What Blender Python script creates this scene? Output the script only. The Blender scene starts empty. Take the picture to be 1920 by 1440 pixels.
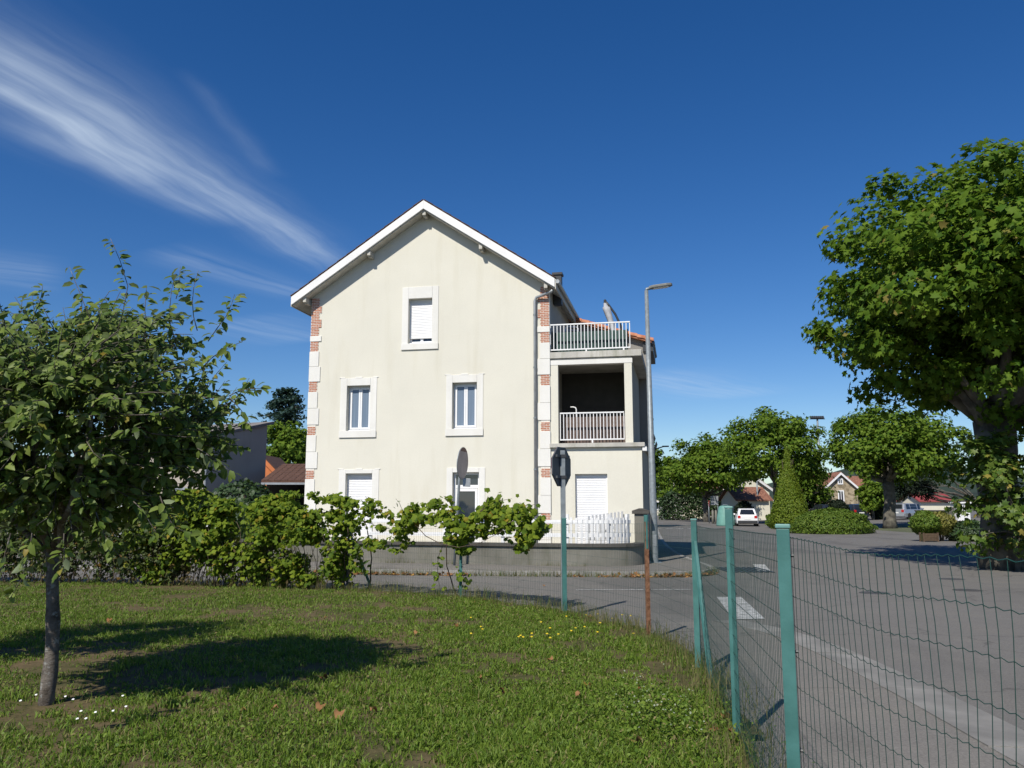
import bpy, math, random
import numpy as np
from mathutils import Matrix, Vector
R = math.radians
random.seed(7)
sc = bpy.context.scene
col = sc.collection

# ------------------------------------------------------------------ camera
EYE = 2.1
F = 1550.0                                   # focal length in photo pixels (1920 wide)
TH = math.atan(225 / F)                      # upward tilt, horizon at photo row 945
cam_d = bpy.data.cameras.new('camera')
cam_d.sensor_width = 36; cam_d.lens = F / 1920 * 36; cam_d.clip_start = 0.05; cam_d.clip_end = 5000
cam = bpy.data.objects.new('camera', cam_d); col.objects.link(cam)
cam.location = (0, 0, EYE); cam.rotation_euler = (math.pi / 2 + TH, 0, 0)
sc.camera = cam

def ray(px, py):
    x = (px - 960) / F; v = (720 - py) / F
    return np.array([x, math.cos(TH) - v * math.sin(TH), math.sin(TH) + v * math.cos(TH)])
def at(px, py, Y):
    r = ray(px, py); return r * (Y / r[1]) + np.array([0, 0, EYE])

# ------------------------------------------------------------------ sun, sky, exposure
SUN_AZ, SUN_EL = 209.0, 46.0                 # clockwise from +Y
sun_d = bpy.data.lights.new('sun', 'SUN'); sun_d.energy = 4.6; sun_d.angle = R(0.53); sun_d.color = (1.0, 0.95, 0.86)
sun = bpy.data.objects.new('sun', sun_d); col.objects.link(sun)
sv = Vector((math.sin(R(SUN_AZ)) * math.cos(R(SUN_EL)), math.cos(R(SUN_AZ)) * math.cos(R(SUN_EL)), math.sin(R(SUN_EL))))
sun.rotation_euler = sv.to_track_quat('Z', 'Y').to_euler()
sun.location = (-20, -30, 40)
sc.view_settings.view_transform = 'Standard'; sc.view_settings.look = 'None'
sc.view_settings.exposure = 0.15; sc.view_settings.gamma = 1
sc.cycles.max_bounces = 5; sc.cycles.diffuse_bounces = 2; sc.cycles.glossy_bounces = 2; sc.cycles.transmission_bounces = 2; sc.cycles.caustics_reflective = False; sc.cycles.caustics_refractive = False
world = bpy.data.worlds.new('World'); sc.world = world; world.use_nodes = True
wt = world.node_tree; wn = wt.nodes; wl = wt.links
bg = wn['Background']; bg.inputs[1].default_value = 0.085
sky = wn.new('ShaderNodeTexSky'); sky.sky_type = 'NISHITA'; sky.sun_disc = False
sky.sun_elevation = R(SUN_EL); sky.sun_rotation = R(SUN_AZ)
sky.altitude = 300; sky.air_density = 0.9; sky.dust_density = 0.25; sky.ozone_density = 3.0

def wmath(op, a, b=None, c=None):
    n = wn.new('ShaderNodeMath'); n.operation = op
    for i, v in enumerate((a, b, c)):
        if v is None: continue
        if isinstance(v, (int, float)): n.inputs[i].default_value = v
        else: wl.new(v, n.inputs[i])
    return n.outputs[0]
tc = wn.new('ShaderNodeTexCoord')
sep = wn.new('ShaderNodeSeparateXYZ'); wl.new(tc.outputs['Generated'], sep.inputs[0])
dz = wmath('MAXIMUM', sep.outputs[2], 0.03)
pu = wmath('DIVIDE', sep.outputs[0], dz); pv = wmath('DIVIDE', sep.outputs[1], dz)
def cloud_plane(px, py):
    r = ray(px, py); return np.array([r[0] / r[2], r[1] / r[2]])
comb = wn.new('ShaderNodeCombineXYZ'); wl.new(pu, comb.inputs[0]); wl.new(pv, comb.inputs[1])
warp = wn.new('ShaderNodeTexNoise'); warp.inputs['Scale'].default_value = 1.3; warp.inputs['Detail'].default_value = 4
wl.new(comb.outputs[0], warp.inputs['Vector'])
wx = wmath('MULTIPLY', wmath('SUBTRACT', warp.outputs['Fac'], 0.5), 0.22)
mask = None
# cirrus strands in the plane of the high cloud: (start, end, half width start/end, strength)
for (a, b, w0, w1, st) in [((-260, -40), (655, 512), .18, .10, .35), ((-60, 130), (270, 345), .09, .07, .30),
                           ((60, 210), (430, 420), .16, .10, .25), ((330, 140), (520, 330), .025, .04, .07),
                           ((-200, 480), (120, 520), .25, .25, .16), ((420, 600), (590, 640), .35, .3, .14),
                           ((1170, 700), (1400, 745), .45, .35, .20), ((300, 470), (600, 560), .15, .12, .16)]:
    A = cloud_plane(*a); B = cloud_plane(*b); L = np.linalg.norm(B - A); d = (B - A) / L; n = np.array([-d[1], d[0]])
    s = wmath('ADD', wmath('MULTIPLY', wmath('SUBTRACT', pu, float(A[0])), float(d[0] / L)), wmath('MULTIPLY', wmath('SUBTRACT', pv, float(A[1])), float(d[1] / L)))
    w = wmath('ADD', wmath('MULTIPLY', wmath('SUBTRACT', pu, float(A[0])), float(n[0])), wmath('MULTIPLY', wmath('SUBTRACT', pv, float(A[1])), float(n[1])))
    w = wmath('ADD', w, wx)
    wid = wmath('MULTIPLY_ADD', s, w1 - w0, w0)
    q = wmath('DIVIDE', w, wmath('MAXIMUM', wid, 0.02))
    g = wmath('POWER', 2.718, wmath('MULTIPLY', wmath('MULTIPLY', q, q), -1.0))
    e = wmath('MULTIPLY', wmath('SMOOTH_MIN', 1.0, wmath('MAXIMUM', wmath('MULTIPLY_ADD', s, 5.0, 0.3), 0.0), 0.1),
              wmath('SMOOTH_MIN', 1.0, wmath('MAXIMUM', wmath('MULTIPLY_ADD', s, -5.0, 5.2), 0.0), 0.1))
    sv2 = wn.new('ShaderNodeCombineXYZ'); wl.new(wmath('MULTIPLY', s, float(L) * 0.8), sv2.inputs[0]); wl.new(wmath('MULTIPLY', w, 6.5), sv2.inputs[1]); sv2.inputs[2].default_value = float(a[0])
    nz = wn.new('ShaderNodeTexNoise'); nz.inputs['Scale'].default_value = 1.6; nz.inputs['Detail'].default_value = 6; nz.inputs['Roughness'].default_value = 0.56
    wl.new(sv2.outputs[0], nz.inputs['Vector'])
    f = wmath('MAXIMUM', wmath('MULTIPLY_ADD', nz.outputs['Fac'], 2.6, -0.55), 0.0)
    f = wmath('MINIMUM', f, 1.3)
    m = wmath('MULTIPLY', wmath('MULTIPLY', wmath('MULTIPLY', g, e), f), st)
    mask = m if mask is None else wmath('ADD', mask, m)
mask = wmath('MINIMUM', mask, 0.8)
mx = wn.new('ShaderNodeMix'); mx.data_type = 'RGBA'
hsv = wn.new('ShaderNodeHueSaturation'); hsv.inputs['Hue'].default_value = .509; hsv.inputs['Saturation'].default_value = 1.33; hsv.inputs['Value'].default_value = 1.10; wl.new(sky.outputs[0], hsv.inputs['Color'])
wl.new(mask, mx.inputs['Factor']); wl.new(hsv.outputs[0], mx.inputs['A']); mx.inputs['B'].default_value = (7.0, 8.2, 9.6, 1)
wl.new(mx.outputs['Result'], bg.inputs[0])

# ------------------------------------------------------------------ helpers
def tag(o, label=None, cat=None, group=None, kind=None):
    if label: o['label'] = label
    if cat: o['category'] = cat
    if group: o['group'] = group
    if kind: o['kind'] = kind
    return o
def empty(name, loc=(0, 0, 0), rz=0, label=None, cat=None, group=None):
    o = bpy.data.objects.new(name, None); col.objects.link(o)
    o.location = tuple(float(v) for v in loc); o.rotation_euler = (0, 0, rz); o.empty_display_size = 0.2
    return tag(o, label, cat, group)
def link(name, me, parent=None):
    o = bpy.data.objects.new(name, me); col.objects.link(o)
    if parent is not None: o.parent = parent
    return o
def copy_tree(o, parent=None):
    c = o.copy(); col.objects.link(c); c.parent = parent
    for ch in o.children: copy_tree(ch, c)
    return c

class MB:
    def __init__(s): s.v = []; s.f = []
    def add(s, vs, fs):
        b = len(s.v); s.v += [tuple(map(float, p)) for p in vs]; s.f += [tuple(b + i for i in f) for f in fs]; return s
    def box(s, x0, x1, y0, y1, z0, z1, m=None):
        vs = [(x0, y0, z0), (x1, y0, z0), (x1, y1, z0), (x0, y1, z0), (x0, y0, z1), (x1, y0, z1), (x1, y1, z1), (x0, y1, z1)]
        if m is not None: vs = [tuple(m @ Vector(p)) for p in vs]
        return s.add(vs, [(3, 2, 1, 0), (4, 5, 6, 7), (0, 1, 5, 4), (1, 2, 6, 5), (2, 3, 7, 6), (3, 0, 4, 7)])
    def prism(s, poly, y0, y1, axis='y', m=None):
        """poly: 2D outline; extruded along axis ('y': poly is (x,z); 'x': (y,z); 'z': (x,y))"""
        n = len(poly); vs = []
        for h in (y0, y1):
            for (a, b) in poly:
                vs.append((a, h, b) if axis == 'y' else (h, a, b) if axis == 'x' else (a, b, h))
        if m is not None: vs = [tuple(m @ Vector(p)) for p in vs]
        fs = [tuple(range(n)), tuple(range(2 * n - 1, n - 1, -1))] + [(i, n + i, n + (i + 1) % n, (i + 1) % n) for i in range(n)]
        return s.add(vs, fs)
    def tube(s, pts, rad, n=8, cap=True):
        pts = [Vector(p) for p in pts]
        if not hasattr(rad, '__len__'): rad = [rad] * len(pts)
        vs = []; up = None
        for i, p in enumerate(pts):
            t = (pts[min(i + 1, len(pts) - 1)] - pts[max(i - 1, 0)])
            t = t.normalized() if t.length > 1e-9 else Vector((0, 0, 1))
            if up is None:
                a = Vector((1, 0, 0)) if abs(t.x) < 0.8 else Vector((0, 1, 0))
                up = (a - t * a.dot(t)).normalized()
            else:
                up = up - t * up.dot(t)
                up = up.normalized() if up.length > 1e-6 else t.orthogonal().normalized()
            bt = t.cross(up)
            for k in range(n):
                a = 2 * math.pi * k / n
                vs.append(p + (up * math.cos(a) + bt * math.sin(a)) * rad[i])
        fs = []
        for i in range(len(pts) - 1):
            for k in range(n):
                fs.append((i * n + k, i * n + (k + 1) % n, (i + 1) * n + (k + 1) % n, (i + 1) * n + k))
        if cap:
            fs.append(tuple(range(n - 1, -1, -1))); fs.append(tuple((len(pts) - 1) * n + k for k in range(n)))
        return s.add(vs, fs)
    def lathe(s, prof, n=16, c=(0, 0, 0), sx=1, sy=1):
        vs = []; fs = []
        for (r, z) in prof:
            for k in range(n):
                a = 2 * math.pi * k / n; vs.append((c[0] + r * sx * math.cos(a), c[1] + r * sy * math.sin(a), c[2] + z))
        for i in range(len(prof) - 1):
            for k in range(n):
                fs.append((i * n + k, i * n + (k + 1) % n, (i + 1) * n + (k + 1) % n, (i + 1) * n + k))
        fs.append(tuple(range(n - 1, -1, -1))); fs.append(tuple((len(prof) - 1) * n + k for k in range(n)))
        return s.add(vs, fs)
    def mesh(s, name, mat=None, smooth=False):
        me = bpy.data.meshes.new(name); me.from_pydata(s.v, [], s.f); me.update()
        if mat: me.materials.append(mat)
        if smooth: me.polygons.foreach_set('use_smooth', [True] * len(me.polygons))
        return me
    def build(s, name, mat, parent=None, smooth=False, bevel=0):
        o = link(name, s.mesh(name, mat, smooth), parent)
        if bevel:
            b = o.modifiers.new('bevel', 'BEVEL'); b.width = bevel; b.segments = 2; b.limit_method = 'ANGLE'; b.angle_limit = R(40)
        return o

def np_mesh(name, V, T, mat, smooth=False):
    me = bpy.data.meshes.new(name)
    V = np.ascontiguousarray(V, dtype=np.float32); T = np.ascontiguousarray(T, dtype=np.int32)
    k = T.shape[1]
    me.vertices.add(len(V)); me.vertices.foreach_set('co', V.ravel())
    me.loops.add(T.size); me.loops.foreach_set('vertex_index', T.ravel())
    me.polygons.add(len(T)); me.polygons.foreach_set('loop_start', np.arange(0, T.size, k, dtype=np.int32))
    me.polygons.foreach_set('loop_total', np.full(len(T), k, dtype=np.int32))
    if smooth: me.polygons.foreach_set('use_smooth', np.ones(len(T), dtype=bool))
    me.update(calc_edges=True)
    if mat: me.materials.append(mat)
    return me

def vnoise(x, y, seed=0):
    """smooth 2D value noise, vectorised"""
    xi = np.floor(x).astype(np.int64); yi = np.floor(y).astype(np.int64); fx = x - xi; fy = y - yi
    def h(a, b):
        v = np.sin((a * 127.1 + b * 311.7 + seed * 74.7)) * 43758.5453
        return v - np.floor(v)
    fx = fx * fx * (3 - 2 * fx); fy = fy * fy * (3 - 2 * fy)
    return (h(xi, yi) * (1 - fx) + h(xi + 1, yi) * fx) * (1 - fy) + (h(xi, yi + 1) * (1 - fx) + h(xi + 1, yi + 1) * fx) * fy
def fbm(x, y, seed=0):
    return (vnoise(x, y, seed) + .5 * vnoise(2.03 * x, 2.03 * y, seed + 1) + .25 * vnoise(4.1 * x, 4.1 * y, seed + 2)) / 1.75

# ------------------------------------------------------------------ materials
def rgba(c, k=1.0): return (min(c[0] * k, 1), min(c[1] * k, 1), min(c[2] * k, 1), 1)
class NT:
    def __init__(s, name):
        s.m = bpy.data.materials.new(name); s.m.use_nodes = True; s.t = s.m.node_tree; s.n = s.t.nodes; s.l = s.t.links
        s.p = s.n['Principled BSDF']; s.out = s.n['Material Output']
        s.tc = s.n.new('ShaderNodeTexCoord')
    def new(s, k): return s.n.new(k)
    def set(s, sock, v):
        if hasattr(v, 'is_output'): s.l.new(v, sock)
        else: sock.default_value = v
    def noise(s, scale, detail=5, rough=.55, vec=None, dist=0):
        n = s.new('ShaderNodeTexNoise'); n.inputs['Scale'].default_value = scale; n.inputs['Detail'].default_value = detail
        n.inputs['Roughness'].default_value = rough; n.inputs['Distortion'].default_value = dist
        s.l.new(vec if vec is not None else s.tc.outputs['Object'], n.inputs['Vector']); return n.outputs['Fac']
    def vscale(s, sx, sy, sz):
        n = s.new('ShaderNodeMapping'); n.inputs['Scale'].default_value = (sx, sy, sz); s.l.new(s.tc.outputs['Object'], n.inputs[0]); return n.outputs[0]
    def ramp(s, f, p0, c0, p1, c1):
        n = s.new('ShaderNodeValToRGB'); e = n.color_ramp.elements
        e[0].position = p0; e[0].color = c0; e[1].position = p1; e[1].color = c1; s.l.new(f, n.inputs[0]); return n.outputs[0]
    def mix(s, f, a, b, mode='MIX'):
        n = s.new('ShaderNodeMix'); n.data_type = 'RGBA'; n.blend_type = mode
        s.set(n.inputs['Factor'], f); s.set(n.inputs['A'], a); s.set(n.inputs['B'], b); return n.outputs['Result']
    def bump(s, f, strength, dist=0.02):
        n = s.new('ShaderNodeBump'); n.inputs['Strength'].default_value = strength; n.inputs['Distance'].default_value = dist
        s.l.new(f, n.inputs['Height']); s.l.new(n.outputs[0], s.p.inputs['Normal'])
    def fin(s, colr, rough=.7, metal=0, spec=None):
        s.set(s.p.inputs['Base Color'], colr); s.set(s.p.inputs['Roughness'], rough); s.p.inputs['Metallic'].default_value = metal
        if spec is not None: s.p.inputs['Specular IOR Level'].default_value = spec
        return s.m
def M(name, c, rough=.7, var=.18, scale=6, bump=0, bscale=60, metal=0, c2=None, spec=None):
    t = NT(name); f = t.noise(scale, 6)
    colr = t.mix(t.ramp(f, .35, (0, 0, 0, 1), .68, (1, 1, 1, 1)), rgba(c, 1 - var), rgba(c2 if c2 else c, 1 if c2 else 1 + var * .6))
    if bump: t.bump(t.noise(bscale, 4), bump)
    return t.fin(colr, rough, metal, spec)

def asphalt(name, base, patch=True):
    t = NT(name)
    big = t.noise(.22, 4); mid = t.noise(1.4, 6, .65); fine = t.noise(48, 4, .75)
    c = t.mix(t.ramp(big, .35, (0, 0, 0, 1), .7, (1, 1, 1, 1)), rgba(base, .82), rgba(base, 1.12))
    sm = t.noise(4.5, 6, .75)
    c = t.mix(t.ramp(sm, .35, (.55, .55, .55, 1), .55, (0, 0, 0, 1)), c, rgba(base, .72))
    c = t.mix(t.ramp(mid, .42, (0, 0, 0, 1), .72, (.7, .7, .7, 1)), c, rgba((base[0] * 1.25, base[1] * 1.2, base[2] * 1.1)))
    # darker patches and streaks drawn out along the street
    ps = t.noise(1.0, 3, .5, t.vscale(.45, .16, 1), .3)
    c = t.mix(t.ramp(ps, .55, (0, 0, 0, 1), .64, (.85, .85, .85, 1)), c, rgba(base, .50))
    vo = t.new('ShaderNodeTexVoronoi'); vo.inputs['Scale'].default_value = 60; t.l.new(t.tc.outputs['Object'], vo.inputs['Vector'])
    c = t.mix(t.ramp(vo.outputs['Distance'], .05, (.5, .5, .5, 1), .35, (0, 0, 0, 1)), c, rgba((base[0] * 2.2, base[1] * 2.15, base[2] * 2.0)))
    c = t.mix(.5, c, t.ramp(fine, .3, rgba(base, .5), .7, rgba(base, 1.6)))
    cr = t.new('ShaderNodeTexVoronoi'); cr.feature = 'DISTANCE_TO_EDGE'; cr.inputs['Scale'].default_value = .33
    wv = t.new('ShaderNodeVectorMath'); wv.operation = 'ADD'; nn = t.new('ShaderNodeTexNoise'); nn.inputs['Scale'].default_value = 1.6; nn.inputs['Detail'].default_value = 5
    t.l.new(t.tc.outputs['Object'], nn.inputs['Vector']); t.l.new(t.tc.outputs['Object'], wv.inputs[0]); t.l.new(nn.outputs['Color'], wv.inputs[1]); t.l.new(wv.outputs[0], cr.inputs['Vector'])
    c = t.mix(t.ramp(cr.outputs['Distance'], .002, (.55, .55, .55, 1), .008, (0, 0, 0, 1)), c, rgba(base, .4))
    t.bump(fine, .35, .006)
    return t.fin(c, .88, 0, .25)

def plaster(name, c, stain=.12):
    t = NT(name)
    f1 = t.noise(.7, 5); f2 = t.noise(22, 4)
    streak = t.noise(1.0, 4, .6, t.vscale(2.2, 2.2, .25))
    k = t.mix(t.ramp(f1, .3, (0, 0, 0, 1), .75, (1, 1, 1, 1)), rgba(c, 1 - stain * .5), rgba(c, 1.02))
    k = t.mix(t.ramp(streak, .52, (0, 0, 0, 1), .78, (.6, .6, .6, 1)), k, rgba((c[0] * .84, c[1] * .82, c[2] * .76)))
    k = t.mix(t.ramp(t.noise(2.6, 6, .7), .58, (0, 0, 0, 1), .75, (.35, .35, .35, 1)), k, rgba((c[0] * .9, c[1] * .88, c[2] * .84)))
    k = t.mix(.10, k, t.ramp(f2, .3, rgba(c, .7), .7, rgba(c, 1.1)))
    t.bump(t.noise(55, 4), .35, .012)
    return t.fin(k, .9, 0, .2)

def concrete_wall(name, c):
    t = NT(name)
    f1 = t.noise(.8, 6, .65); streak = t.noise(1.0, 5, .65, t.vscale(2.6, 2.6, .5)); sp = t.noise(14, 5, .7)
    k = t.mix(t.ramp(f1, .35, (0, 0, 0, 1), .7, (1, 1, 1, 1)), rgba(c, .72), rgba(c, 1.12))
    k = t.mix(t.ramp(streak, .5, (0, 0, 0, 1), .72, (.75, .75, .75, 1)), k, rgba((c[0] * .5, c[1] * .52, c[2] * .42)))
    k = t.mix(t.ramp(sp, .62, (0, 0, 0, 1), .75, (.5, .5, .5, 1)), k, rgba((c[0] * 1.25, c[1] * 1.2, c[2] * 1.0)))
    t.bump(t.noise(30, 6, .7), .5, .015)
    return t.fin(k, .92, 0, .2)

def leaf_mat(name, c, c2, trans=.3, rough=.45, yellow=None, yfrac=.06, spec=.5, back=None):
    t = NT(name)
    g = t.new('ShaderNodeNewGeometry'); oi = t.new('ShaderNodeObjectInfo')
    rp = t.new('ShaderNodeMath'); rp.operation = 'ADD'; t.l.new(g.outputs['Random Per Island'], rp.inputs[0]); t.l.new(oi.outputs['Random'], rp.inputs[1])
    fr = t.new('ShaderNodeMath'); fr.operation = 'FRACT'; t.l.new(rp.outputs[0], fr.inputs[0]); rnd = fr.outputs[0]
    k = t.mix(rnd, rgba(c), rgba(c2))
    if yellow: k = t.mix(t.ramp(rnd, 1 - yfrac, (0, 0, 0, 1), 1 - yfrac * .4, (1, 1, 1, 1)), k, rgba(yellow))
    if back: k = t.mix(g.outputs['Backfacing'], k, rgba(back))
    t.fin(k, rough, 0, spec)
    tr = t.new('ShaderNodeBsdfTranslucent'); t.l.new(t.mix(.35, k, (0.16, 0.26, 0.02, 1)), tr.inputs['Color'])
    ms = t.new('ShaderNodeMixShader'); ms.inputs[0].default_value = trans
    t.l.new(t.p.outputs[0], ms.inputs[1]); t.l.new(tr.outputs[0], ms.inputs[2]); t.l.new(ms.outputs[0], t.out.inputs['Surface'])
    return t.m

m_asph = asphalt('asphalt', (.150, .142, .130))
m_pave = asphalt('pavement_asphalt', (.175, .163, .146))
m_gutter = M('gutter_concrete', (.225, .215, .195), .9, .30, 1.6, .5, 50)
m_kerb = M('kerb_stone', (.30, .29, .27), .9, .25, 4, .4, 40)
m_paint = M('road_paint', (.50, .50, .48), .8, .5, 11, .2, 80)
m_iron = M('cast_iron', (.075, .07, .065), .6, .3, 12, .4, 60)
m_earth = M('far_ground', (.10, .11, .05), .95, .3, .2)
t = NT('lawn_soil')
f1 = t.noise(.9, 6, .6); f2 = t.noise(9, 5, .7)
k = t.mix(t.ramp(f1, .40, (0, 0, 0, 1), .60, (1, 1, 1, 1)), rgba((.060, .070, .022)), rgba((.150, .108, .060)))
k = t.mix(.5, k, t.ramp(f2, .3, rgba((.035, .042, .014)), .75, rgba((.175, .125, .07))))
t.bump(f2, .8, .03); m_soil = t.fin(k, .95, 0, .1)
m_cream = plaster('cream_render', (.712, .686, .588))
m_white_stone = plaster('white_stone', (.80, .785, .735), .25)
m_brick = M('brick', (.44, .145, .075), .85, .3, 7, .3, 80, c2=(.57, .24, .14))
m_mortar = M('mortar', (.78, .74, .66), .9, .12, 20)
m_white = M('white_paint', (.80, .80, .79), .45, .06, 8)
m_pvc = M('white_pvc', (.84, .84, .84), .35, .03, 4)
m_board = M('verge_board', (.80, .79, .77), .5, .08, 3)
m_soffit = M('soffit_boards', (.50, .48, .42), .7, .15, 5)
m_tile = M('roof_tile', (.25, .10, .06), .85, .4, 5, .4, 30, c2=(.32, .15, .095))
m_tile_orange = M('orange_tile', (.55, .20, .10), .8, .3, 4, .3, 30, c2=(.62, .28, .16))
m_tile_brown = M('brown_tile', (.11, .055, .036), .9, .35, 9, .5, 25)
m_zinc = M('zinc', (.36, .38, .39), .45, .15, 6, metal=.4)
m_galv = M('galvanised_steel', (.235, .265, .28), .5, .2, 10, metal=.25)
m_dark = M('dark_metal', (.035, .037, .04), .5, .2, 6)
m_teal = M('teal_paint', (.046, .158, .142), .5, .18, 5, .05, 90, c2=(.066, .195, .18))
m_tealcap = M('teal_cap', (.13, .28, .25), .5, .2, 14)
m_wire = M('green_wire', (.014, .062, .050), .45, .2, 8)
m_rust = M('rusty_steel', (.20, .082, .035), .9, .45, 18, .4, 60, c2=(.26, .13, .07))
m_cwall = concrete_wall('garden_wall_render', (.205, .197, .168))
m_coping = concrete_wall('coping_concrete', (.105, .098, .088))
m_slab = concrete_wall('terrace_slab', (.55, .53, .48))
t = NT('window_glass'); m_glass = t.fin((.025, .035, .05, 1), .04, 0, .9)
t = NT('curtain'); m_curtain = t.fin(t.mix(t.noise(1, 3, .5, t.vscale(24, 24, .5)), rgba((.10, .14, .20)), rgba((.22, .28, .36))), .25, 0, .6)
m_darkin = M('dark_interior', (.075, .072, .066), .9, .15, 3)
m_brown_wood = M('brown_boards', (.14, .10, .085), .8, .3, 6, .3, 40)
m_canvas = M('green_canvas', (.035, .075, .065), .8, .2, 5)
m_grey_render = plaster('grey_render', (.30, .285, .26), .3)
m_fabric = M('parasol_fabric', (.42, .43, .45), .8, .15, 8)
m_signback = M('sign_back', (.10, .11, .12), .5, .2, 5, metal=.3)
m_mirror = M('round_sign_face', (.45, .38, .36), .6, .15, 3)
m_signtop = M('round_sign_dark_top', (.16, .06, .05), .6, .15, 3)
m_red = M('red_sign', (.50, .03, .04), .5, .1, 4)
t = NT('apple_bark')
f = t.noise(9, 6, .65); lc = t.noise(16, 4, .7)
k = t.mix(t.ramp(f, .35, (0, 0, 0, 1), .65, (1, 1, 1, 1)), rgba((.075, .062, .050)), rgba((.20, .175, .15)))
k = t.mix(t.ramp(lc, .56, (0, 0, 0, 1), .64, (.8, .8, .8, 1)), k, rgba((.30, .30, .28)))
t.bump(t.noise(22, 5, .7, t.vscale(1, 1, 3)), .8, .02); m_bark = t.fin(k, .95, 0, .15)
m_twig = M('twig_bark', (.11, .08, .055), .9, .3, 12)
m_plane_bark = M('plane_bark', (.085, .075, .06), .9, .45, 3, .4, 9, c2=(.17, .155, .12))
m_apple = leaf_mat('apple_leaf', (.070, .128, .018), (.205, .265, .055), .36, .5, (.26, .20, .03), .015, .28, back=(.23, .28, .15))
m_plane = leaf_mat('plane_leaf', (.058, .125, .010), (.150, .230, .022), .38, .6, (.24, .20, .05), .03, .15)
m_sucker = leaf_mat('sucker_leaf', (.060, .120, .014), (.150, .210, .030), .35, .5, (.30, .24, .05), .10, .4)
m_plane_far = leaf_mat('plane_leaf_far', (.065, .130, .012), (.165, .240, .026), .36, .6, None, .05, .15)
m_vine = leaf_mat('vine_leaf', (.065, .125, .012), (.235, .300, .026), .40, .6, (.32, .24, .03), .06, .15)
m_hedge = leaf_mat('hedge_leaf', (.030, .055, .012), (.095, .120, .026), .30, .6, (.16, .095, .02), .12, .3)
m_withered = leaf_mat('withered_leaf', (.050, .040, .018), (.150, .105, .045), .25, .7, (.10, .12, .03), .3, .2)
m_dark_leaf = leaf_mat('evergreen_leaf', (.020, .045, .014), (.045, .085, .022), .2, .55)
m_yew = leaf_mat('yew_leaf', (.006, .012, .006), (.014, .024, .010), .1, .7, None, .05, .2)
m_cedar = leaf_mat('cedar_needles', (.020, .055, .048), (.045, .090, .075), .15, .6)
m_thuja = leaf_mat('thuja_leaf', (.085, .145, .008), (.175, .225, .018), .3, .6, None, .05, .3)
m_juniper = leaf_mat('juniper_leaf', (.060, .120, .012), (.145, .205, .024), .25, .6, None, .05, .3)
m_golden = leaf_mat('golden_leaf', (.14, .15, .02), (.26, .23, .05), .3, .6)
m_grass = leaf_mat('grass_blade', (.078, .150, .014), (.215, .300, .038), .36, .55, (.28, .23, .10), .11, .3)
m_drygrass = leaf_mat('dry_grass', (.12, .12, .04), (.25, .21, .10), .3, .7, (.08, .14, .03), .3, .2)
m_flower = M('daisy', (.80, .80, .80), .6, .05, 5)
m_yflower = M('yellow_flower', (.65, .48, .02), .6, .1, 5)
m_deadleaf = leaf_mat('dead_leaf', (.20, .085, .030), (.36, .20, .09), .2, .75, (.45, .26, .06), .2, .2)
m_hill = M('wooded_hill', (.022, .040, .024), .95, .5, .05, 0)
m_tyre = M('tyre', (.02, .02, .02), .85, .1, 8)
m_cwhite = NT('white_car_paint').fin((.80, .80, .80, 1), .22, 0, .6)
m_csilver = NT('silver_car_paint').fin((.42, .44, .47, 1), .28, .5, .6)
m_cdark = NT('dark_car_paint').fin((.02, .025, .035, 1), .22, 0, .6)
m_carglass = NT('car_glass').fin((.015, .018, .022, 1), .05, 0, .8)
m_tail = NT('tail_light').fin((.45, .02, .02, 1), .2, 0, .6)
m_plate = NT('number_plate').fin((.75, .75, .72, 1), .5)
m_bank = M('bottle_bank', (.14, .32, .27), .55, .15, 3)
m_cream2 = plaster('pale_yellow_render', (.74, .70, .56))
m_fieldstone = NT('rubble_stone')
t = m_fieldstone
vo = t.new('ShaderNodeTexVoronoi'); vo.inputs['Scale'].default_value = 3.2; t.l.new(t.tc.outputs['Object'], vo.inputs['Vector'])
hs = t.mix(.5, vo.outputs['Color'], (.5, .5, .5, 1)); bw = t.new('ShaderNodeRGBToBW'); t.l.new(hs, bw.inputs[0])
m_fieldstone = t.fin(t.ramp(bw.outputs[0], .3, rgba((.20, .16, .10)), .7, rgba((.46, .38, .26))), .9, 0, .2)
m_greywall = plaster('grey_side_wall', (.42, .375, .32), .25)
m_roofsheet = M('fibre_cement', (.22, .20, .18), .9, .3, 2)
m_orange = M('orange_render', (.62, .20, .07), .85, .1, 2)
m_wood = M('planter_wood', (.10, .065, .038), .85, .3, 8)

# ------------------------------------------------------------------ terrain
def ss(v, a, b): return min(max((v - a) / (b - a), 0.0), 1.0)
def gz(x, y): return .5 - .3 * ss(y, 4, 22) + .55 * ss(y, 45, 75) * ss(x, 22, 40)
def G(px, py):
    """ground point seen at a photo pixel"""
    r = ray(px, py); lo, hi = 1.0, 400.0
    for _ in range(50):
        m = (lo + hi) / 2; p = r * m + np.array([0, 0, EYE])
        if p[2] > gz(p[0], p[1]): lo = m
        else: hi = m
    p = r * lo + np.array([0, 0, EYE]); return np.array([p[0], p[1], gz(p[0], p[1])])

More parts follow.
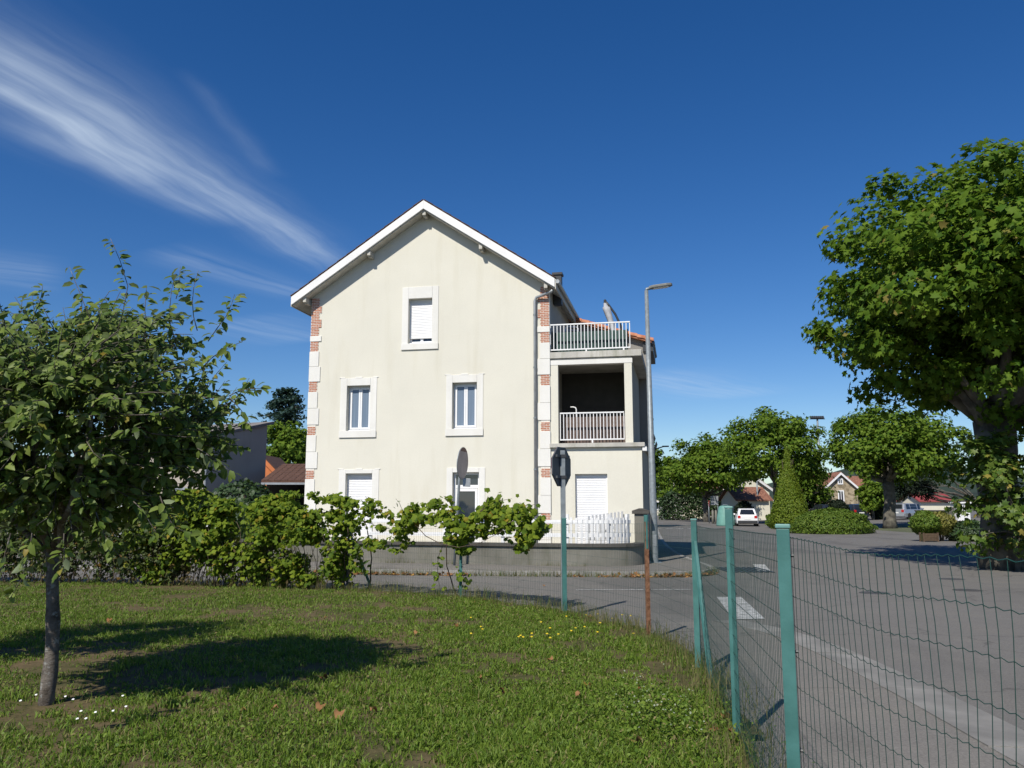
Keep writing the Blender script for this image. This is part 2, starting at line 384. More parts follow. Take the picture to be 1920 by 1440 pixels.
def grid_sheet(name, xs, ys, dz, mat, inside=None, kind='structure', zf=None):
    vs = []; fs = []; nx = len(xs)
    for y in ys:
        for x in xs: vs.append((x, y, gz(x, y) + dz + (zf(x, y) if zf else 0)))
    for j in range(len(ys) - 1):
        for i in range(nx - 1):
            if inside and not inside((xs[i] + xs[i + 1]) / 2, (ys[j] + ys[j + 1]) / 2): continue
            fs.append((j * nx + i, j * nx + i + 1, (j + 1) * nx + i + 1, (j + 1) * nx + i))
    mb = MB(); mb.v = vs; mb.f = fs
    return tag(mb.build(name, mat), kind=kind)
xs = [-1500, -400, -150, -60, -30, 0, 22, 40, 60, 90, 200, 600, 1500]; ys = [-300, -60, 4, 22, 45, 75, 160, 300, 800, 2500]
grid_sheet('ground', xs, ys, -.06, m_earth)
xs = [-60, -30, -10, 0, 10, 22, 31, 40, 60, 90]; ys = [-20, 4, 22, 45, 60, 75, 110, 170]
grid_sheet('road', xs, ys, 0.0, m_asph)

def strip(name, left, right, dz, mat, parent=None, kind='structure', thick=0):
    """sheet between two polylines draped on the terrain"""
    vs = [(x, y, gz(x, y) + dz) for (x, y) in left] + [(x, y, gz(x, y) + dz) for (x, y) in right]
    n = len(left); fs = [(i, i + 1, n + i + 1, n + i) for i in range(n - 1)]
    mb = MB(); mb.add(vs, fs)
    o = mb.build(name, mat, parent)
    if kind and parent is None: tag(o, kind=kind)
    return o
def smooth_path(pts, n=8):
    P = [np.array(p, float) for p in pts]; P = [2 * P[0] - P[1]] + P + [2 * P[-1] - P[-2]]; out = []
    for i in range(1, len(P) - 2):
        for k in range(n):
            t_ = k / n; a, b, c, d = P[i - 1], P[i], P[i + 1], P[i + 2]
            out.append(.5 * ((2 * b) + (c - a) * t_ + (2 * a - 5 * b + 4 * c - d) * t_ ** 2 + (3 * b - a - 3 * c + d) * t_ ** 3))
    out.append(P[-2]); return out
def offset(path, d):
    out = []
    for i, p in enumerate(path):
        t_ = np.array(path[min(i + 1, len(path) - 1)]) - np.array(path[max(i - 1, 0)]); t_ = t_ / np.linalg.norm(t_)
        out.append(np.array(p) + d * np.array([-t_[1], t_[0]]))
    return out

# lawn-side gutter of pale concrete
gp = smooth_path([(3.2, -8), (3.25, 0), (3.3, 4), (3.42, 5.5), (3.62, 7.9), (3.72, 10), (3.62, 11.6), (3.25, 12.9)], 8)
gut = empty('gutter', (3.4, 6, .5)); gut['kind'] = 'structure'
gpd = np.array(smooth_path(gp, 4)); gdd = np.concatenate([[0], np.cumsum(np.linalg.norm(np.diff(gpd, axis=0), axis=1))]); s_ = 0.0
while s_ < gdd[-1] - .4:                                # cast concrete slabs with open joints
    e_ = min(s_ + 1.98, gdd[-1]); q = [np.array([np.interp(v, gdd, gpd[:, 0]), np.interp(v, gdd, gpd[:, 1])]) for v in np.linspace(s_ + .012, e_ - .012, 7)]
    L_ = offset(q, .23); R_ = offset(q, -.23); vs = []; jz = random.uniform(0, .006)
    for (p_, z_) in [(p, .012 + jz) for p in L_] + [(p, .007 + jz) for p in R_] + [(p, -.05) for p in L_] + [(p, -.05) for p in R_]: vs.append((p_[0] - 3.4, p_[1] - 6, gz(*p_) + z_ - .5))
    n = 7; mb = MB(); mb.add(vs, [(i, n + i, n + i + 1, i + 1) for i in range(n - 1)] + [(i, i + 1, 2 * n + i + 1, 2 * n + i) for i in range(n - 1)] + [(n + i, 3 * n + i, 3 * n + i + 1, n + i + 1) for i in range(n - 1)] + [(0, 2 * n, 3 * n, n), (n - 1, 2 * n - 1, 4 * n - 1, 3 * n - 1)])
    mb.build('gutter_slab', m_gutter, gut); s_ += 1.98
gp2 = offset(gp, .2 + .9)
strip('footpath', offset(gp, 1.75), offset(gp, .0), .004, m_pave)
# street markings
def quad_mark(name, pts, label):
    vs = [(x, y, gz(x, y) + .008) for (x, y) in pts]; mb = MB(); mb.add(vs, [(0, 1, 2, 3)])
    return tag(mb.build(name, m_paint), kind='structure')
quad_mark('stop_line', [G(1375, 1162)[:2], G(1434, 1161)[:2], G(1390, 1120)[:2], G(1344, 1120)[:2]], '')
a = G(1080, 1107)[:2]; b = G(1296, 1106)[:2]
quad_mark('lane_line', [a, b, b + [0, .09], a + [0, .09]], '')
for i in range(6):
    p = G(1228 + 21 * i, 991.5)[:2]; quad_mark('road_dash', [p, p + [.55, 0], p + [.55, .6], p + [0, .6]], '')
g0 = G(1368, 1074)
mb = MB()
for i in range(8): mb.box(g0[0] + i * .17, g0[0] + i * .17 + .09, g0[1], g0[1] + 1.9, g0[2] + .005, g0[2] + .02)
tag(mb.build('drain_grate', m_dark), 'dark slotted drain grate set in the street corner', 'drain')
p = G(1420, 1071)[:2]; quad_mark('edge_line', [p, p + [.35, -.1], p + [1.0, 2.6], p + [.65, 2.7]], '')

for (px, py, lab) in ((1815, 1107, 'round iron manhole cover in the road nearest the right edge'), (1785, 1086, 'round iron manhole cover farther out in the road'), (1640, 1112, 'round iron manhole cover behind the fence wires')):
    g1 = G(px, py); mh = empty('manhole_cover', g1, 0, lab, 'manhole', 'manhole covers')
    mb = MB(); mb.lathe([(.30, -.02), (.30, .006), (.26, .007), (.26, .003), (.25, .003), (.24, .009), (.02, .010)], 28); mb.build('cover', m_iron, mh)
# house-side pavement with kerb
kp = smooth_path([(-45, 31.5), (-22, 27.2), (-10, 24.4), (-3, 23.1), (2.4, 22.5), (4.5, 22.5), (5.5, 23.4), (5.72, 25.5), (5.9, 30), (7.0, 39), (10.3, 60), (18.5, 110), (25, 150)], 8)
wall_pts = smooth_path([(-26, 32.2), (-14, 28.8), (-6, 26.55), (0.0, 24.95), (2.2, 24.45), (3.3, 24.55), (3.85, 25.0), (4.02, 25.45), (4.05, 25.60)], 8)
back = smooth_path([(-45, 36), (-26, 32.6), (-14, 29.2), (-6, 26.95), (0, 25.35), (2.2, 24.9), (3.3, 25.0), (4.0, 25.6), (4.1, 27), (4.6, 31), (5.6, 39), (9, 60), (17, 110), (23, 150)], 8)
KH = .12
strip('pavement', kp, back, KH, m_pave)
def kerb_line(name, path, w, h, mat, step=1.0):
    """kerb stones one by one along a path"""
    root = empty(name, (path[0][0], path[0][1], 0)); root['kind'] = 'structure'
    P = [np.array(p) for p in path]; d = [0]
    for i in range(1, len(P)): d.append(d[-1] + np.linalg.norm(P[i] - P[i - 1]))
    d = np.array(d); X = np.array([p[0] for p in P]); Y = np.array([p[1] for p in P])
    s = 0; n = 0
    while s < d[-1] - step and n < 300:
        e = s + step - .012
        a = np.array([np.interp(s, d, X), np.interp(s, d, Y)]); b = np.array([np.interp(e, d, X), np.interp(e, d, Y)])
        s += step
        if a[1] > 75: break
        t_ = (b - a) / np.linalg.norm(b - a); nn = np.array([t_[1], -t_[0]]) * w
        vs = []
        for q, o_ in ((a, 0), (b, 0), (b, 1), (a, 1)):
            r_ = q + nn * o_; vs.append(r_)
        j = random.uniform(-.006, .006); lo = [(v[0] - path[0][0], v[1] - path[0][1], gz(*v) - .05) for v in vs]; hi = [(v[0] - path[0][0], v[1] - path[0][1], gz(*v) + h + j) for v in vs]
        m_ = MB(); m_.add(lo + hi, [(0, 1, 2, 3), (7, 6, 5, 4), (0, 4, 5, 1), (1, 5, 6, 2), (2, 6, 7, 3), (3, 7, 4, 0)])
        m_.build('kerb_stone', mat, root); n += 1
    return root
kerb_line('kerb', kp, .14, KH + .004, m_kerb)

# lawn
LAWN = [(-26, 21.8), (-13, 20.25), (-8.3, 19.3), (-3.47, 17.95), (-.97, 16.15), (.85, 13.6), (1.65, 11.6), (1.85, 10.9), (1.98, 8.62), (1.62, 6.03), (1.24, 3.5), (1.22, 1.9), (1.24, -6), (-26, -6)]
def in_lawn(x, y):
    c = False; n = len(LAWN)
    for i in range(n):
        x1, y1 = LAWN[i]; x2, y2 = LAWN[(i + 1) % n]
        if (y1 > y) != (y2 > y) and x < (x2 - x1) * (y - y1) / (y2 - y1) + x1: c = not c
    return c
def lawn_z(x, y): return .025 + .05 * (float(fbm(np.array([x * .6]), np.array([y * .6]), 5)[0]) - .5)
gx = sorted(set([round(-26 + .5 * i, 2) for i in range(36)] + [round(-8 + .25 * i, 2) for i in range(42)]))
gy = sorted(set([-6, -3, 0, 2] + [round(4 + .25 * i, 2) for i in range(73)]))
grid_sheet('lawn', gx, gy, .03, m_soil, in_lawn, zf=lawn_z)
# house garden behind the wall
strip('garden', offset(wall_pts, .06), [(x + .55, y + 9) for (x, y) in wall_pts], .52, M('garden_gravel', (.34, .31, .27), .95, .25, 6, .5, 60))
# wooded hills far behind
def hill(name, x0, x1, y, zf, seed):
    rows = 8; n = 90; V = []; T = []
    rs = np.random.RandomState(seed)
    for j in range(rows):
        for i in range(n):
            x = x0 + (x1 - x0) * i / (n - 1); h = zf(x) * math.sin(j / (rows - 1) * math.pi / 2)
            V.append((x + rs.uniform(-2, 2), y + j * 22 + rs.uniform(-3, 3), h + (rs.uniform(-1.0, 1.6) if j else 0)))
    for j in range(rows - 1):
        for i in range(n - 1): T.append((j * n + i, j * n + i + 1, (j + 1) * n + i + 1, (j + 1) * n + i))
    mb = MB(); mb.v = V; mb.f = T; return tag(mb.build(name, m_hill, smooth=False), kind='structure')
hill('hill', -100, 700, 420, lambda x: 12 + 12 * math.exp(-((x - 270) / 110) ** 2) + 3 * math.sin(x / 31), 3)
hill('hill', -900, -60, 500, lambda x: 20 + 4 * math.sin(x / 60), 4)

# ------------------------------------------------------------------ leaves
def fan(radii, n0=0, droop=.12, cup=.06):
    V = [(0.42, 0, cup)]; n = len(radii)
    for i, (ang, r) in enumerate(radii):
        x = .42 + r * math.cos(R(ang)); y = r * math.sin(R(ang)); V.append((x, y, -droop * r * r))
    T = [(0, 1 + i, 1 + (i + 1) % n) for i in range(n)]
    return np.array(V), np.array(T)
APPLE = (np.array([(0, 0, 0), (.32, .25, .07), (.32, -.25, .07), (.36, 0, 0), (.74, .19, .03), (.74, -.19, .03), (.76, 0, -.05), (1, 0, -.16)]),
         np.array([(0, 3, 1), (0, 2, 3), (1, 3, 6), (1, 6, 4), (2, 5, 6), (2, 6, 3), (4, 6, 7), (6, 5, 7)]))
PLANE = fan([(0, .62), (28, .30), (52, .56), (82, .28), (112, .46), (180, .30), (248, .46), (278, .28), (308, .56), (332, .30)])
VINE = fan([(0, .55), (30, .38), (55, .52), (95, .40), (130, .50), (165, .34), (195, .34), (230, .50), (265, .40), (305, .52), (330, .38)], droop=.2)
STAR = fan([(0, .60), (40, .32), (75, .52), (180, .36), (285, .52), (320, .32)])
SPRIG = (np.array([(0, 0, 0), (.5, .22, .05), (.5, -.22, .05), (1, 0, -.05)]), np.array([(0, 2, 1), (1, 2, 3)]))
TUFT = (np.array([(0, .1, 0), (0, -.1, 0), (.6, .34, .08), (.55, -.3, .1), (1, .1, -.05), (.95, -.12, 0)]), np.array([(0, 1, 3), (0, 3, 2), (2, 3, 5), (2, 5, 4)]))

def frames(nrm, rs, tdir=None):
    n = nrm / np.maximum(np.linalg.norm(nrm, axis=1, keepdims=True), 1e-6)
    t_ = rs.normal(size=n.shape) if tdir is None else tdir + rs.normal(size=n.shape) * .35
    t_ = t_ - n * (t_ * n).sum(1, keepdims=True); t_ /= np.maximum(np.linalg.norm(t_, axis=1, keepdims=True), 1e-6)
    b = np.cross(n, t_); return np.stack([t_, b, n], axis=2)      # columns
def leaf_cloud(name, pos, nrm, size, tmpl, mat, parent, rs, tdir=None, singles=0, origin=(0, 0, 0), single_name='leaf', score=None):
    """joined foliage plus the most visible leaves as single objects"""
    V0, T0 = tmpl; pos = pos - np.array(origin); Fm = frames(nrm, rs, tdir)
    if singles:
        sc_ = score if score is not None else rs.rand(len(pos))
        idx = np.argsort(-sc_)[:singles]; keep = np.ones(len(pos), bool); keep[idx] = False
    else: idx = []; keep = np.ones(len(pos), bool)
    V = np.einsum('nij,kj->nki', Fm[keep], V0) * size[keep][:, None, None] + pos[keep][:, None, :]
    T = T0[None] + (np.arange(keep.sum()) * len(V0))[:, None, None]
    o = link(name, np_mesh(name, V.reshape(-1, 3), T.reshape(-1, 3), mat), parent); o['kind'] = 'stuff'
    if len(idx):
        me = np_mesh(single_name, V0, T0, mat)
        for i in idx:
            lo = link(single_name, me, o)
            m_ = Matrix.Identity(4)
            for a_ in range(3):
                for b_ in range(3): m_[a_][b_] = float(Fm[i][a_, b_] * size[i])
                m_[a_][3] = float(pos[i][a_])
            lo.matrix_basis = m_
    return o

def limb(mb, a, b, r0, r1, rs, n=5, bend=.12, sides=7):
    a = np.array(a, float); b = np.array(b, float); L = np.linalg.norm(b - a); pts = []; off = rs.normal(size=3) * bend * L
    for i in range(n + 1):
        t_ = i / n; pts.append(a * (1 - t_) + b * t_ + off * math.sin(t_ * math.pi) * .5 + rs.normal(size=3) * .012 * L * (0 < i < n))
    mb.tube(pts, [r0 + (r1 - r0) * i / n for i in range(n + 1)], sides); return pts

def broad_tree(name, label, base, trunk_h, trunk_r, crown_c, crown_r, n_leaves, leaf, tmpl, mat, seed, clumps=70, clump_r=.2, group=None, singles=0, flat=0.0, bark=None, lo=.45, cat='tree', flip=-.8, box=2.0):
    rs = np.random.RandomState(seed); base = np.array(base, float)
    root = empty(name, base, 0, label, cat, group)
    cc = np.array(crown_c, float) - base; cr = np.array(crown_r, float)
    d = rs.normal(size=(clumps, 3)); d /= (np.abs(d) ** box).sum(1, keepdims=True) ** (1 / box)
    d[:, 2] = np.where(d[:, 2] < flip, -d[:, 2] * .6, d[:, 2])
    rad = rs.uniform(lo, 1.0, clumps) ** .6 * rs.uniform(.88, 1.08, clumps)
    cen = cc + d * cr * rad[:, None]
    # trunk and limbs
    mb = MB(); top = np.array([0, 0, trunk_h])
    pts = [(rs.normal() * .03, rs.normal() * .03, z) for z in np.linspace(-.1, trunk_h, 6)]
    mb.tube(pts, [trunk_r * (1.35, 1.08, 1.0, .96, .95, 1.0)[i] for i in range(6)], 12)
    tr = mb.build('trunk', bark or m_plane_bark, root, smooth=True)
    mb = MB()
    for i in range(min(14, clumps)):
        limb(mb, top - [0, 0, .15], cen[i] * .94 + cc * .06, trunk_r * .5, trunk_r * .1, rs, 6, .15)
    mb.build('limb', bark or m_plane_bark, tr, smooth=True)
    which = rs.randint(0, clumps, n_leaves); g = rs.normal(size=(n_leaves, 3)); g /= np.linalg.norm(g, axis=1, keepdims=True)
    g *= rs.rand(n_leaves, 1) ** .45
    cs = cr.mean() * clump_r * rs.uniform(.7, 1.35, clumps)
    pos = cen[which] + g * cs[which][:, None] * np.array([1.15, 1.15, .8])
    out = (pos - cc) / cr
    nrm = g * .5 + out * .45 + np.array([0, 0, .55]) + rs.normal(size=(n_leaves, 3)) * .45
    size = leaf * rs.uniform(.65, 1.25, n_leaves)
    score = -(pos[:, 1] + base[1]) + 0 * size if singles else None
    if singles: score = score - 1000 * (np.abs((pos[:, 0] + base[0]) / np.maximum(pos[:, 1] + base[1], 1)) > .6) + (out ** 2).sum(1) * 2
    leaf_cloud('crown', pos, nrm, size, tmpl, mat, root, rs, singles=singles, score=score)
    return root

def surface_shrub(name, label, base, shape, n, leaf, mat, seed, tmpl=SPRIG, up=.5, cat='shrub', group=None, stem=True):
    """shape(u01, ang) -> radius profile: list of (r,z); leaves on and just under the surface"""
    rs = np.random.RandomState(seed); root = empty(name, base, 0, label, cat, group)
    prof = np.array(shape[0]); sx, sy = shape[1]
    zz = prof[:, 1]; rr = prof[:, 0]
    seg = np.hypot(np.diff(rr), np.diff(zz)) * (rr[1:] + rr[:-1] + .02); cum = np.concatenate([[0], np.cumsum(seg)]); u = rs.rand(n) * cum[-1]
    k = np.clip(np.searchsorted(cum, u) - 1, 0, len(seg) - 1); f = (u - cum[k]) / seg[k]
    r = rr[k] + (rr[k + 1] - rr[k]) * f; z = zz[k] + (zz[k + 1] - zz[k]) * f
    th = rs.rand(n) * 2 * math.pi
    lump = .86 + .28 * fbm(th * 2.2 + 7, z * 1.3 / max(zz.max(), .1) * 3, seed)
    r = r * lump * rs.uniform(.80, 1.04, n); z = z * (.93 + .14 * fbm(th * 1.7, r * 2, seed + 9))
    pos = np.stack([r * np.cos(th) * sx, r * np.sin(th) * sy, z], 1)
    dr = (zz[k + 1] - zz[k]); dzz = -(rr[k + 1] - rr[k])
    nrm = np.stack([np.cos(th) * dr, np.sin(th) * dr, dzz], 1); nrm /= np.maximum(np.linalg.norm(nrm, axis=1, keepdims=True), 1e-6)
    nrm = nrm + rs.normal(size=(n, 3)) * .45
    td = np.tile(np.array([0, 0, 1.0]), (n, 1)) * up + np.stack([np.cos(th), np.sin(th), 0 * th], 1) * .4
    leaf_cloud('foliage', pos, nrm, leaf * rs.uniform(.6, 1.3, n), tmpl, mat, root, rs, tdir=td)
    if stem:
        mb = MB(); H = zz.max() * .85
        for i in range(4):
            a_ = i * 1.7; mb.tube([(0.05 * math.cos(a_), .05 * math.sin(a_), -.05), (rr.max() * .3 * math.cos(a_) * sx, rr.max() * .3 * math.sin(a_) * sy, H)], [.06, .02], 6)
        mb.build('stem', m_twig, root)
    return root

# ------------------------------------------------------------------ the gabled house
HA = R(11.4); HO = (1.25, 27.3, 0.0)
house = empty('gabled_house', HO, -HA, 'tall cream gabled house with white window surrounds and brick corner bands', 'house')
# local frame: x along the gable (0 = right corner), y into the house, z up
UR, ZR, SL = -4.34, 12.63, .665
def zroof(u): return ZR - SL * abs(u - UR)
UL = -8.6
DEP = 5.2
OV = .45
# openings: u0, u1, z0, z1, surround margins
WIN = {'attic': (-4.97, -4.11, 7.62, 9.22), 'first_l': (-7.17, -6.31, 4.62, 6.20), 'first_r': (-3.35, -2.49, 4.62, 6.20),
       'ground_l': (-7.13, -6.17, 1.0, 3.14), 'ground_r': (-3.31, -2.40, 0.80, 3.15)}
def wall_with_holes(outline_top, u0, u1, z0, holes, mat, name, parent, t=.28, y=0.0):
    """front wall as cells round the openings; outline_top(u) gives the upper edge"""
    us = sorted(set([u0, u1] + [h[0] for h in holes] + [h[1] for h in holes] + ([UR] if u0 < UR < u1 else [])))
    mb = MB()
    for i in range(len(us) - 1):
        a, b = us[i], us[i + 1]; segs = []; z = z0
        for h in sorted([h for h in holes if h[0] < (a + b) / 2 < h[1]], key=lambda q: q[2]):
            segs.append((z, z, h[2], h[2])); z = h[3]
        segs.append((z, z, outline_top(b), outline_top(a)))
        for (za, zb, zc, zd) in segs:
            if zc - zb < 1e-4: continue
            vs = [(a, y, za), (b, y, zb), (b, y, zc), (a, y, zd)]
            mb.add(vs, [(0, 1, 2, 3)])
    for h in holes:   # reveals
        a, b, c, d = h; Y = y + t
        mb.add([(a, y, c), (a, Y, c), (a, Y, d), (a, y, d)], [(0, 3, 2, 1)]); mb.add([(b, y, c), (b, Y, c), (b, Y, d), (b, y, d)], [(0, 1, 2, 3)])
        mb.add([(a, y, d), (a, Y, d), (b, Y, d), (b, y, d)], [(0, 3, 2, 1)]); mb.add([(a, y, c), (b, y, c), (b, Y, c), (a, Y, c)], [(0, 3, 2, 1)])
    return mb.build(name, mat, parent)
wall_with_holes(lambda u: zroof(u) - .36, UL, 0, .4, list(WIN.values()), m_cream, 'gable_wall', house)
mb = MB()   # side and back walls
mb.box(UL, UL + .25, .002, DEP, .4, zroof(UL) - .36); mb.box(-.25, -.002, .002, DEP, .4, zroof(0) - .36)
mb.prism([(UL + .25, .4), (-.25, .4), (-.25, zroof(-.25) - .4), (UR, ZR - .4), (UL + .25, zroof(UL + .25) - .4)], DEP - .25, DEP - .01)
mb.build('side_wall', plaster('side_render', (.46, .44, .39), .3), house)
# interior floors keep the rooms dark
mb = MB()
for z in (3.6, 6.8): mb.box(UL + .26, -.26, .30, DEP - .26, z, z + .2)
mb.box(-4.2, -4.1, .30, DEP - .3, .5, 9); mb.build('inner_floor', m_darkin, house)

# roof
def slope_slab(mb, ua, ub, y0, y1, dz0, dz1):
    mb.prism([(ua, zroof(ua) + dz0), (ub, zroof(ub) + dz0), (ub, zroof(ub) + dz1), (ua, zroof(ua) + dz1)], y0, y1)
roof = MB(); slope_slab(roof, -9.17, UR, -OV, DEP + .3, -.10, 0); slope_slab(roof, UR, .26, -OV, DEP + .3, -.10, 0)
roof_o = roof.build('roof', m_tile, house)
mb = MB(); slope_slab(mb, -9.15, UR, -OV + .035, DEP + .25, -.36, -.103); slope_slab(mb, UR, .24, -OV + .035, DEP + .25, -.36, -.103)
mb.build('soffit', m_soffit, roof_o)
for (ua, ub) in ((-9.19, UR), (UR, .27)):
    mb = MB(); slope_slab(mb, ua, ub, -OV - .03, -OV + .03, -.315, -.012); mb.build('verge_board', m_board, roof_o, bevel=.008)
mb = MB(); mb.box(-9.21, -9.17, -OV, DEP + .3, zroof(-9.17) - .37, zroof(-9.17) - .03); mb.build('eaves_board', m_soffit, roof_o)
mb = MB(); mb.box(.27, .31, -OV, DEP + .3, zroof(.26) - .37, zroof(.26) - .03); mb.build('eaves_board', m_soffit, roof_o)
for s_ in (-1, 1):                      # verge tiles lapping along the edge
    L = (UR + 9.2) if s_ < 0 else (.28 - UR); n = int(L / .33)
    for i in range(n):
        ua = UR + s_ * (.02 + i * L / n); ub = UR + s_ * (.02 + (i + 1) * L / n)
        mb = MB(); mb.prism([(ua, zroof(ua) + .012), (ub, zroof(ub) + .03), (ub, zroof(ub) + .055), (ua, zroof(ua) + .035)], -OV - .05, -OV + .22); mb.build('verge_tile', m_tile_brown, roof_o)
for u in (-8.72, -6.35, UR, -2.3, -.05):   # purlin ends under the verge
    zz = zroof(u) - .37
    mb = MB(); mb.box(u - .06, u + .06, -OV + .06, .1, zz - .15, zz + .02); mb.box(u - .06, u + .06, -OV + .16, .05, zz - .19, zz - .15)
    mb.build('purlin', m_soffit, roof_o, bevel=.01)
mb = MB(); mb.box(.02, .30, .9, 1.2, 9.0, 10.06); mb.box(-.02, .34, .86, 1.24, 10.06, 10.14); mb.build('flue', m_dark, roof_o)

# window surrounds, one stone at a time
def surround(name, w, side, sill, head, ears=0):
    u0, u1, z0, z1 = w
    p = empty(name, (0, 0, 0)); p.parent = house
    T = -.020
    def st(a, b, c, d, k=0): mb = MB(); mb.box(a, b, T - k, .10, c, d); mb.build('surround_stone', m_white_stone, p, bevel=.006)
    st(u0 - side, u0 - .003, z0, z1 + head); st(u1 + .003, u1 + side, z0, z1 + head)
    st(u0 - .0, u1 + .0, z1 + .003, z1 + head - .003, .004)
    if sill: st(u0 - side - .01, u1 + side + .01, z0 - sill, z0 - .003, .03)
    if ears:
        st(u0 - side - .05, u0 - side + .16, z1 + head + .002, z1 + head + ears); st(u1 + side - .16, u1 + side + .05, z1 + head + .002, z1 + head + ears)
        st((u0 + u1) / 2 - .13, (u0 + u1) / 2 + .13, z1 + head - .02, z1 + head + ears * 1.1, .008)
    return p
surround('attic_surround', WIN['attic'], .23, .22, .42)
surround('window_surround', WIN['first_l'], .24, .24, .27, .03)
surround('window_surround', WIN['first_r'], .22, .24, .27, .03)
surround('window_surround', WIN['ground_l'], .25, .20, .14, .03)
surround('door_surround', WIN['ground_r'], .21, 0, .16, 0)
def bars(mb, u0, u1, z0, z1, y0, y1, f):
    mb.box(u0, u0 + f, y0, y1, z0, z1); mb.box(u1 - f, u1, y0, y1, z0, z1)
    mb.box(u0 + f, u1 - f, y0, y1, z0, z0 + f); mb.box(u0 + f, u1 - f, y0, y1, z1 - f, z1)
def casement(w, y=.20):
    u0, u1, z0, z1 = w; p = empty('window'); p.parent = house
    um = (u0 + u1) / 2
    mb = MB(); bars(mb, u0 + .002, u1 - .002, z0 + .002, z1 - .002, y, y + .07, .055); mb.build('window_frame', m_pvc, p, bevel=.006)
    for (a, b) in ((u0 + .06, um - .003), (um + .003, u1 - .06)):
        mb = MB(); bars(mb, a, b, z0 + .06, z1 - .06, y - .02, y + .05, .062); mb.build('casement_frame', m_pvc, p, bevel=.008)
        mb = MB(); mb.box(a + .055, b - .055, y + .005, y + .02, z0 + .11, z1 - .11); mb.build('pane', m_curtain, p)
    mb = MB(); mb.box(u0 + .01, u1 - .01, y - .08, y + .0, z0 + .003, z0 + .035); mb.build('inner_sill', m_pvc, p)
casement(WIN['first_l']); casement(WIN['first_r'])
def roller(w, y, open_=0.0, name='roller_shutter', par=house):
    u0, u1, z0, z1 = w; p = empty(name); p.parent = par
    mb = MB(); n = int((z1 - z0 - open_) / .055); h = (z1 - z0 - open_) / n
    for i in range(n):
        z = z0 + open_ + i * h; mb.prism([(y + .012, z + .002), (y + .004, z + .012), (y + .0, z + h * .5), (y + .004, z + h - .006), (y + .012, z + h)], u0 + .035, u1 - .035, 'x')
    so = mb.build('slat', m_pvc, p); so['kind'] = 'stuff'
    for (ga, gb) in ((u0 + .002, u0 + .04), (u1 - .04, u1 - .002)): mb = MB(); mb.box(ga, gb, y - .015, y + .03, z0, z1); mb.build('guide_rail', m_pvc, p)
    mb = MB(); mb.box(u0 + .03, u1 - .03, y + .03, y + .05, z0, z1); mb.build('shutter_backing', m_pvc, p)
    return p
w = WIN['attic']; roller((w[0], w[1], w[2] + .20, w[3]), .17)
p = empty('window'); p.parent = house; um = (w[0] + w[1]) / 2
mb = MB(); bars(mb, w[0] + .004, w[1] - .004, w[2] + .004, w[2] + .6, .235, .28, .06); mb.box(um - .05, um + .05, .232, .279, w[2] + .06, w[2] + .5); mb.box(w[0] + .06, w[1] - .06, .234, .276, w[2] + .06, w[2] + .11); mb.build('window_frame', m_pvc, p)
mb = MB(); mb.box(w[0] + .06, w[1] - .06, .262, .27, w[2] + .06, w[2] + .54); mb.build('pane', m_glass, p)
mb = MB(); mb.box(w[0] + .003, w[1] - .003, .10, .236, w[2] + .003, w[2] + .045); mb.build('inner_sill', m_pvc, p)
roller(WIN['ground_l'], .17)
u0, u1, z0, z1 = WIN['ground_r']; p = empty('glazed_door'); p.parent = house
mb = MB(); bars(mb, u0 + .003, u1 - .003, z0 + .003, z1 - .003, .16, .23, .07); mb.box(u0 + .07, u1 - .07, .155, .225, z1 - .53, z1 - .42); mb.build('door_frame', m_pvc, p, bevel=.006)
mb = MB(); bars(mb, u0 + .08, u1 - .08, z0 + .08, z1 - .54, .15, .22, .09); mb.build('door_leaf', m_pvc, p, bevel=.006)
mb = MB(); mb.box(u0 + .17, u1 - .17, .18, .20, z0 + .17, z1 - .63); mb.build('pane', m_glass, p)
mb = MB(); mb.box(u0 + .07, u1 - .07, .18, .20, z1 - .42, z1 - .07); mb.build('pane', m_glass, p)

# corner quoins: white stones with bands of brick
ZB = [(1.44, 1.80), (2.96, 3.32), (4.49, 4.85), (6.02, 6.38), (7.47, 7.83), (8.03, 9.42)]
def brick_mesh(w_): mb = MB(); mb.box(-w_ / 2, w_ / 2, -.021, .02, -.0195, .0195); return mb.mesh('brick', m_brick)
BK = {.185: brick_mesh(.185), .085: brick_mesh(.085)}
def quoin(uc, sgn):
    """uc corner, sgn: direction in which the quoin reaches along the wall"""
    p = empty('quoin', (0, 0, 0)); p.parent = house
    zlast = .45; k = 0
    for (a, b) in ZB:
        n = max(1, round((a - zlast) / .5)); h = (a - zlast) / n
        for i in range(n):                                   # stones
            w_ = (.40, .33)[k % 2] if h > .3 else .40; k += 1
            x0, x1 = sorted((uc - sgn * .025, uc + sgn * w_))
            mb = MB(); mb.box(x0, x1, -.032, .22, zlast + i * h + .004, zlast + (i + 1) * h - .004); mb.build('quoin_stone', m_white_stone, p, bevel=.006)
        x0, x1 = sorted((uc - sgn * .012, uc + sgn * .295))
        mb = MB(); mb.box(x0, x1, -.014, .2, a - .003, b + .003)
        if a > 8:
            for q in (8.35, 8.85): x2, x3 = sorted((uc + sgn * .29, uc + sgn * .385)); mb.box(x2, x3, -.013, .2, q, q + .26)
        mb.build('brick_bedding', m_mortar, p)
        nc = int((b - a) / .06)
        for c in range(nc):
            z = a + .03 + c * .06; wide = a > 8 and any(q < z < q + .26 for q in (8.35, 8.85))
            lay = [(.015, .085), (.115, .185)] if c % 2 else [(.0, .185), (.20, .085)]
            if wide: lay.append((.30, .085))
            for (o_, w_) in lay:
                bo = link('brick', BK[w_], p); bo.location = (uc + sgn * (o_ - .005 + w_ / 2), random.uniform(-.003, .002), z)
        zlast = b
    return p
quoin(UL, 1); quoin(0.0, -1)
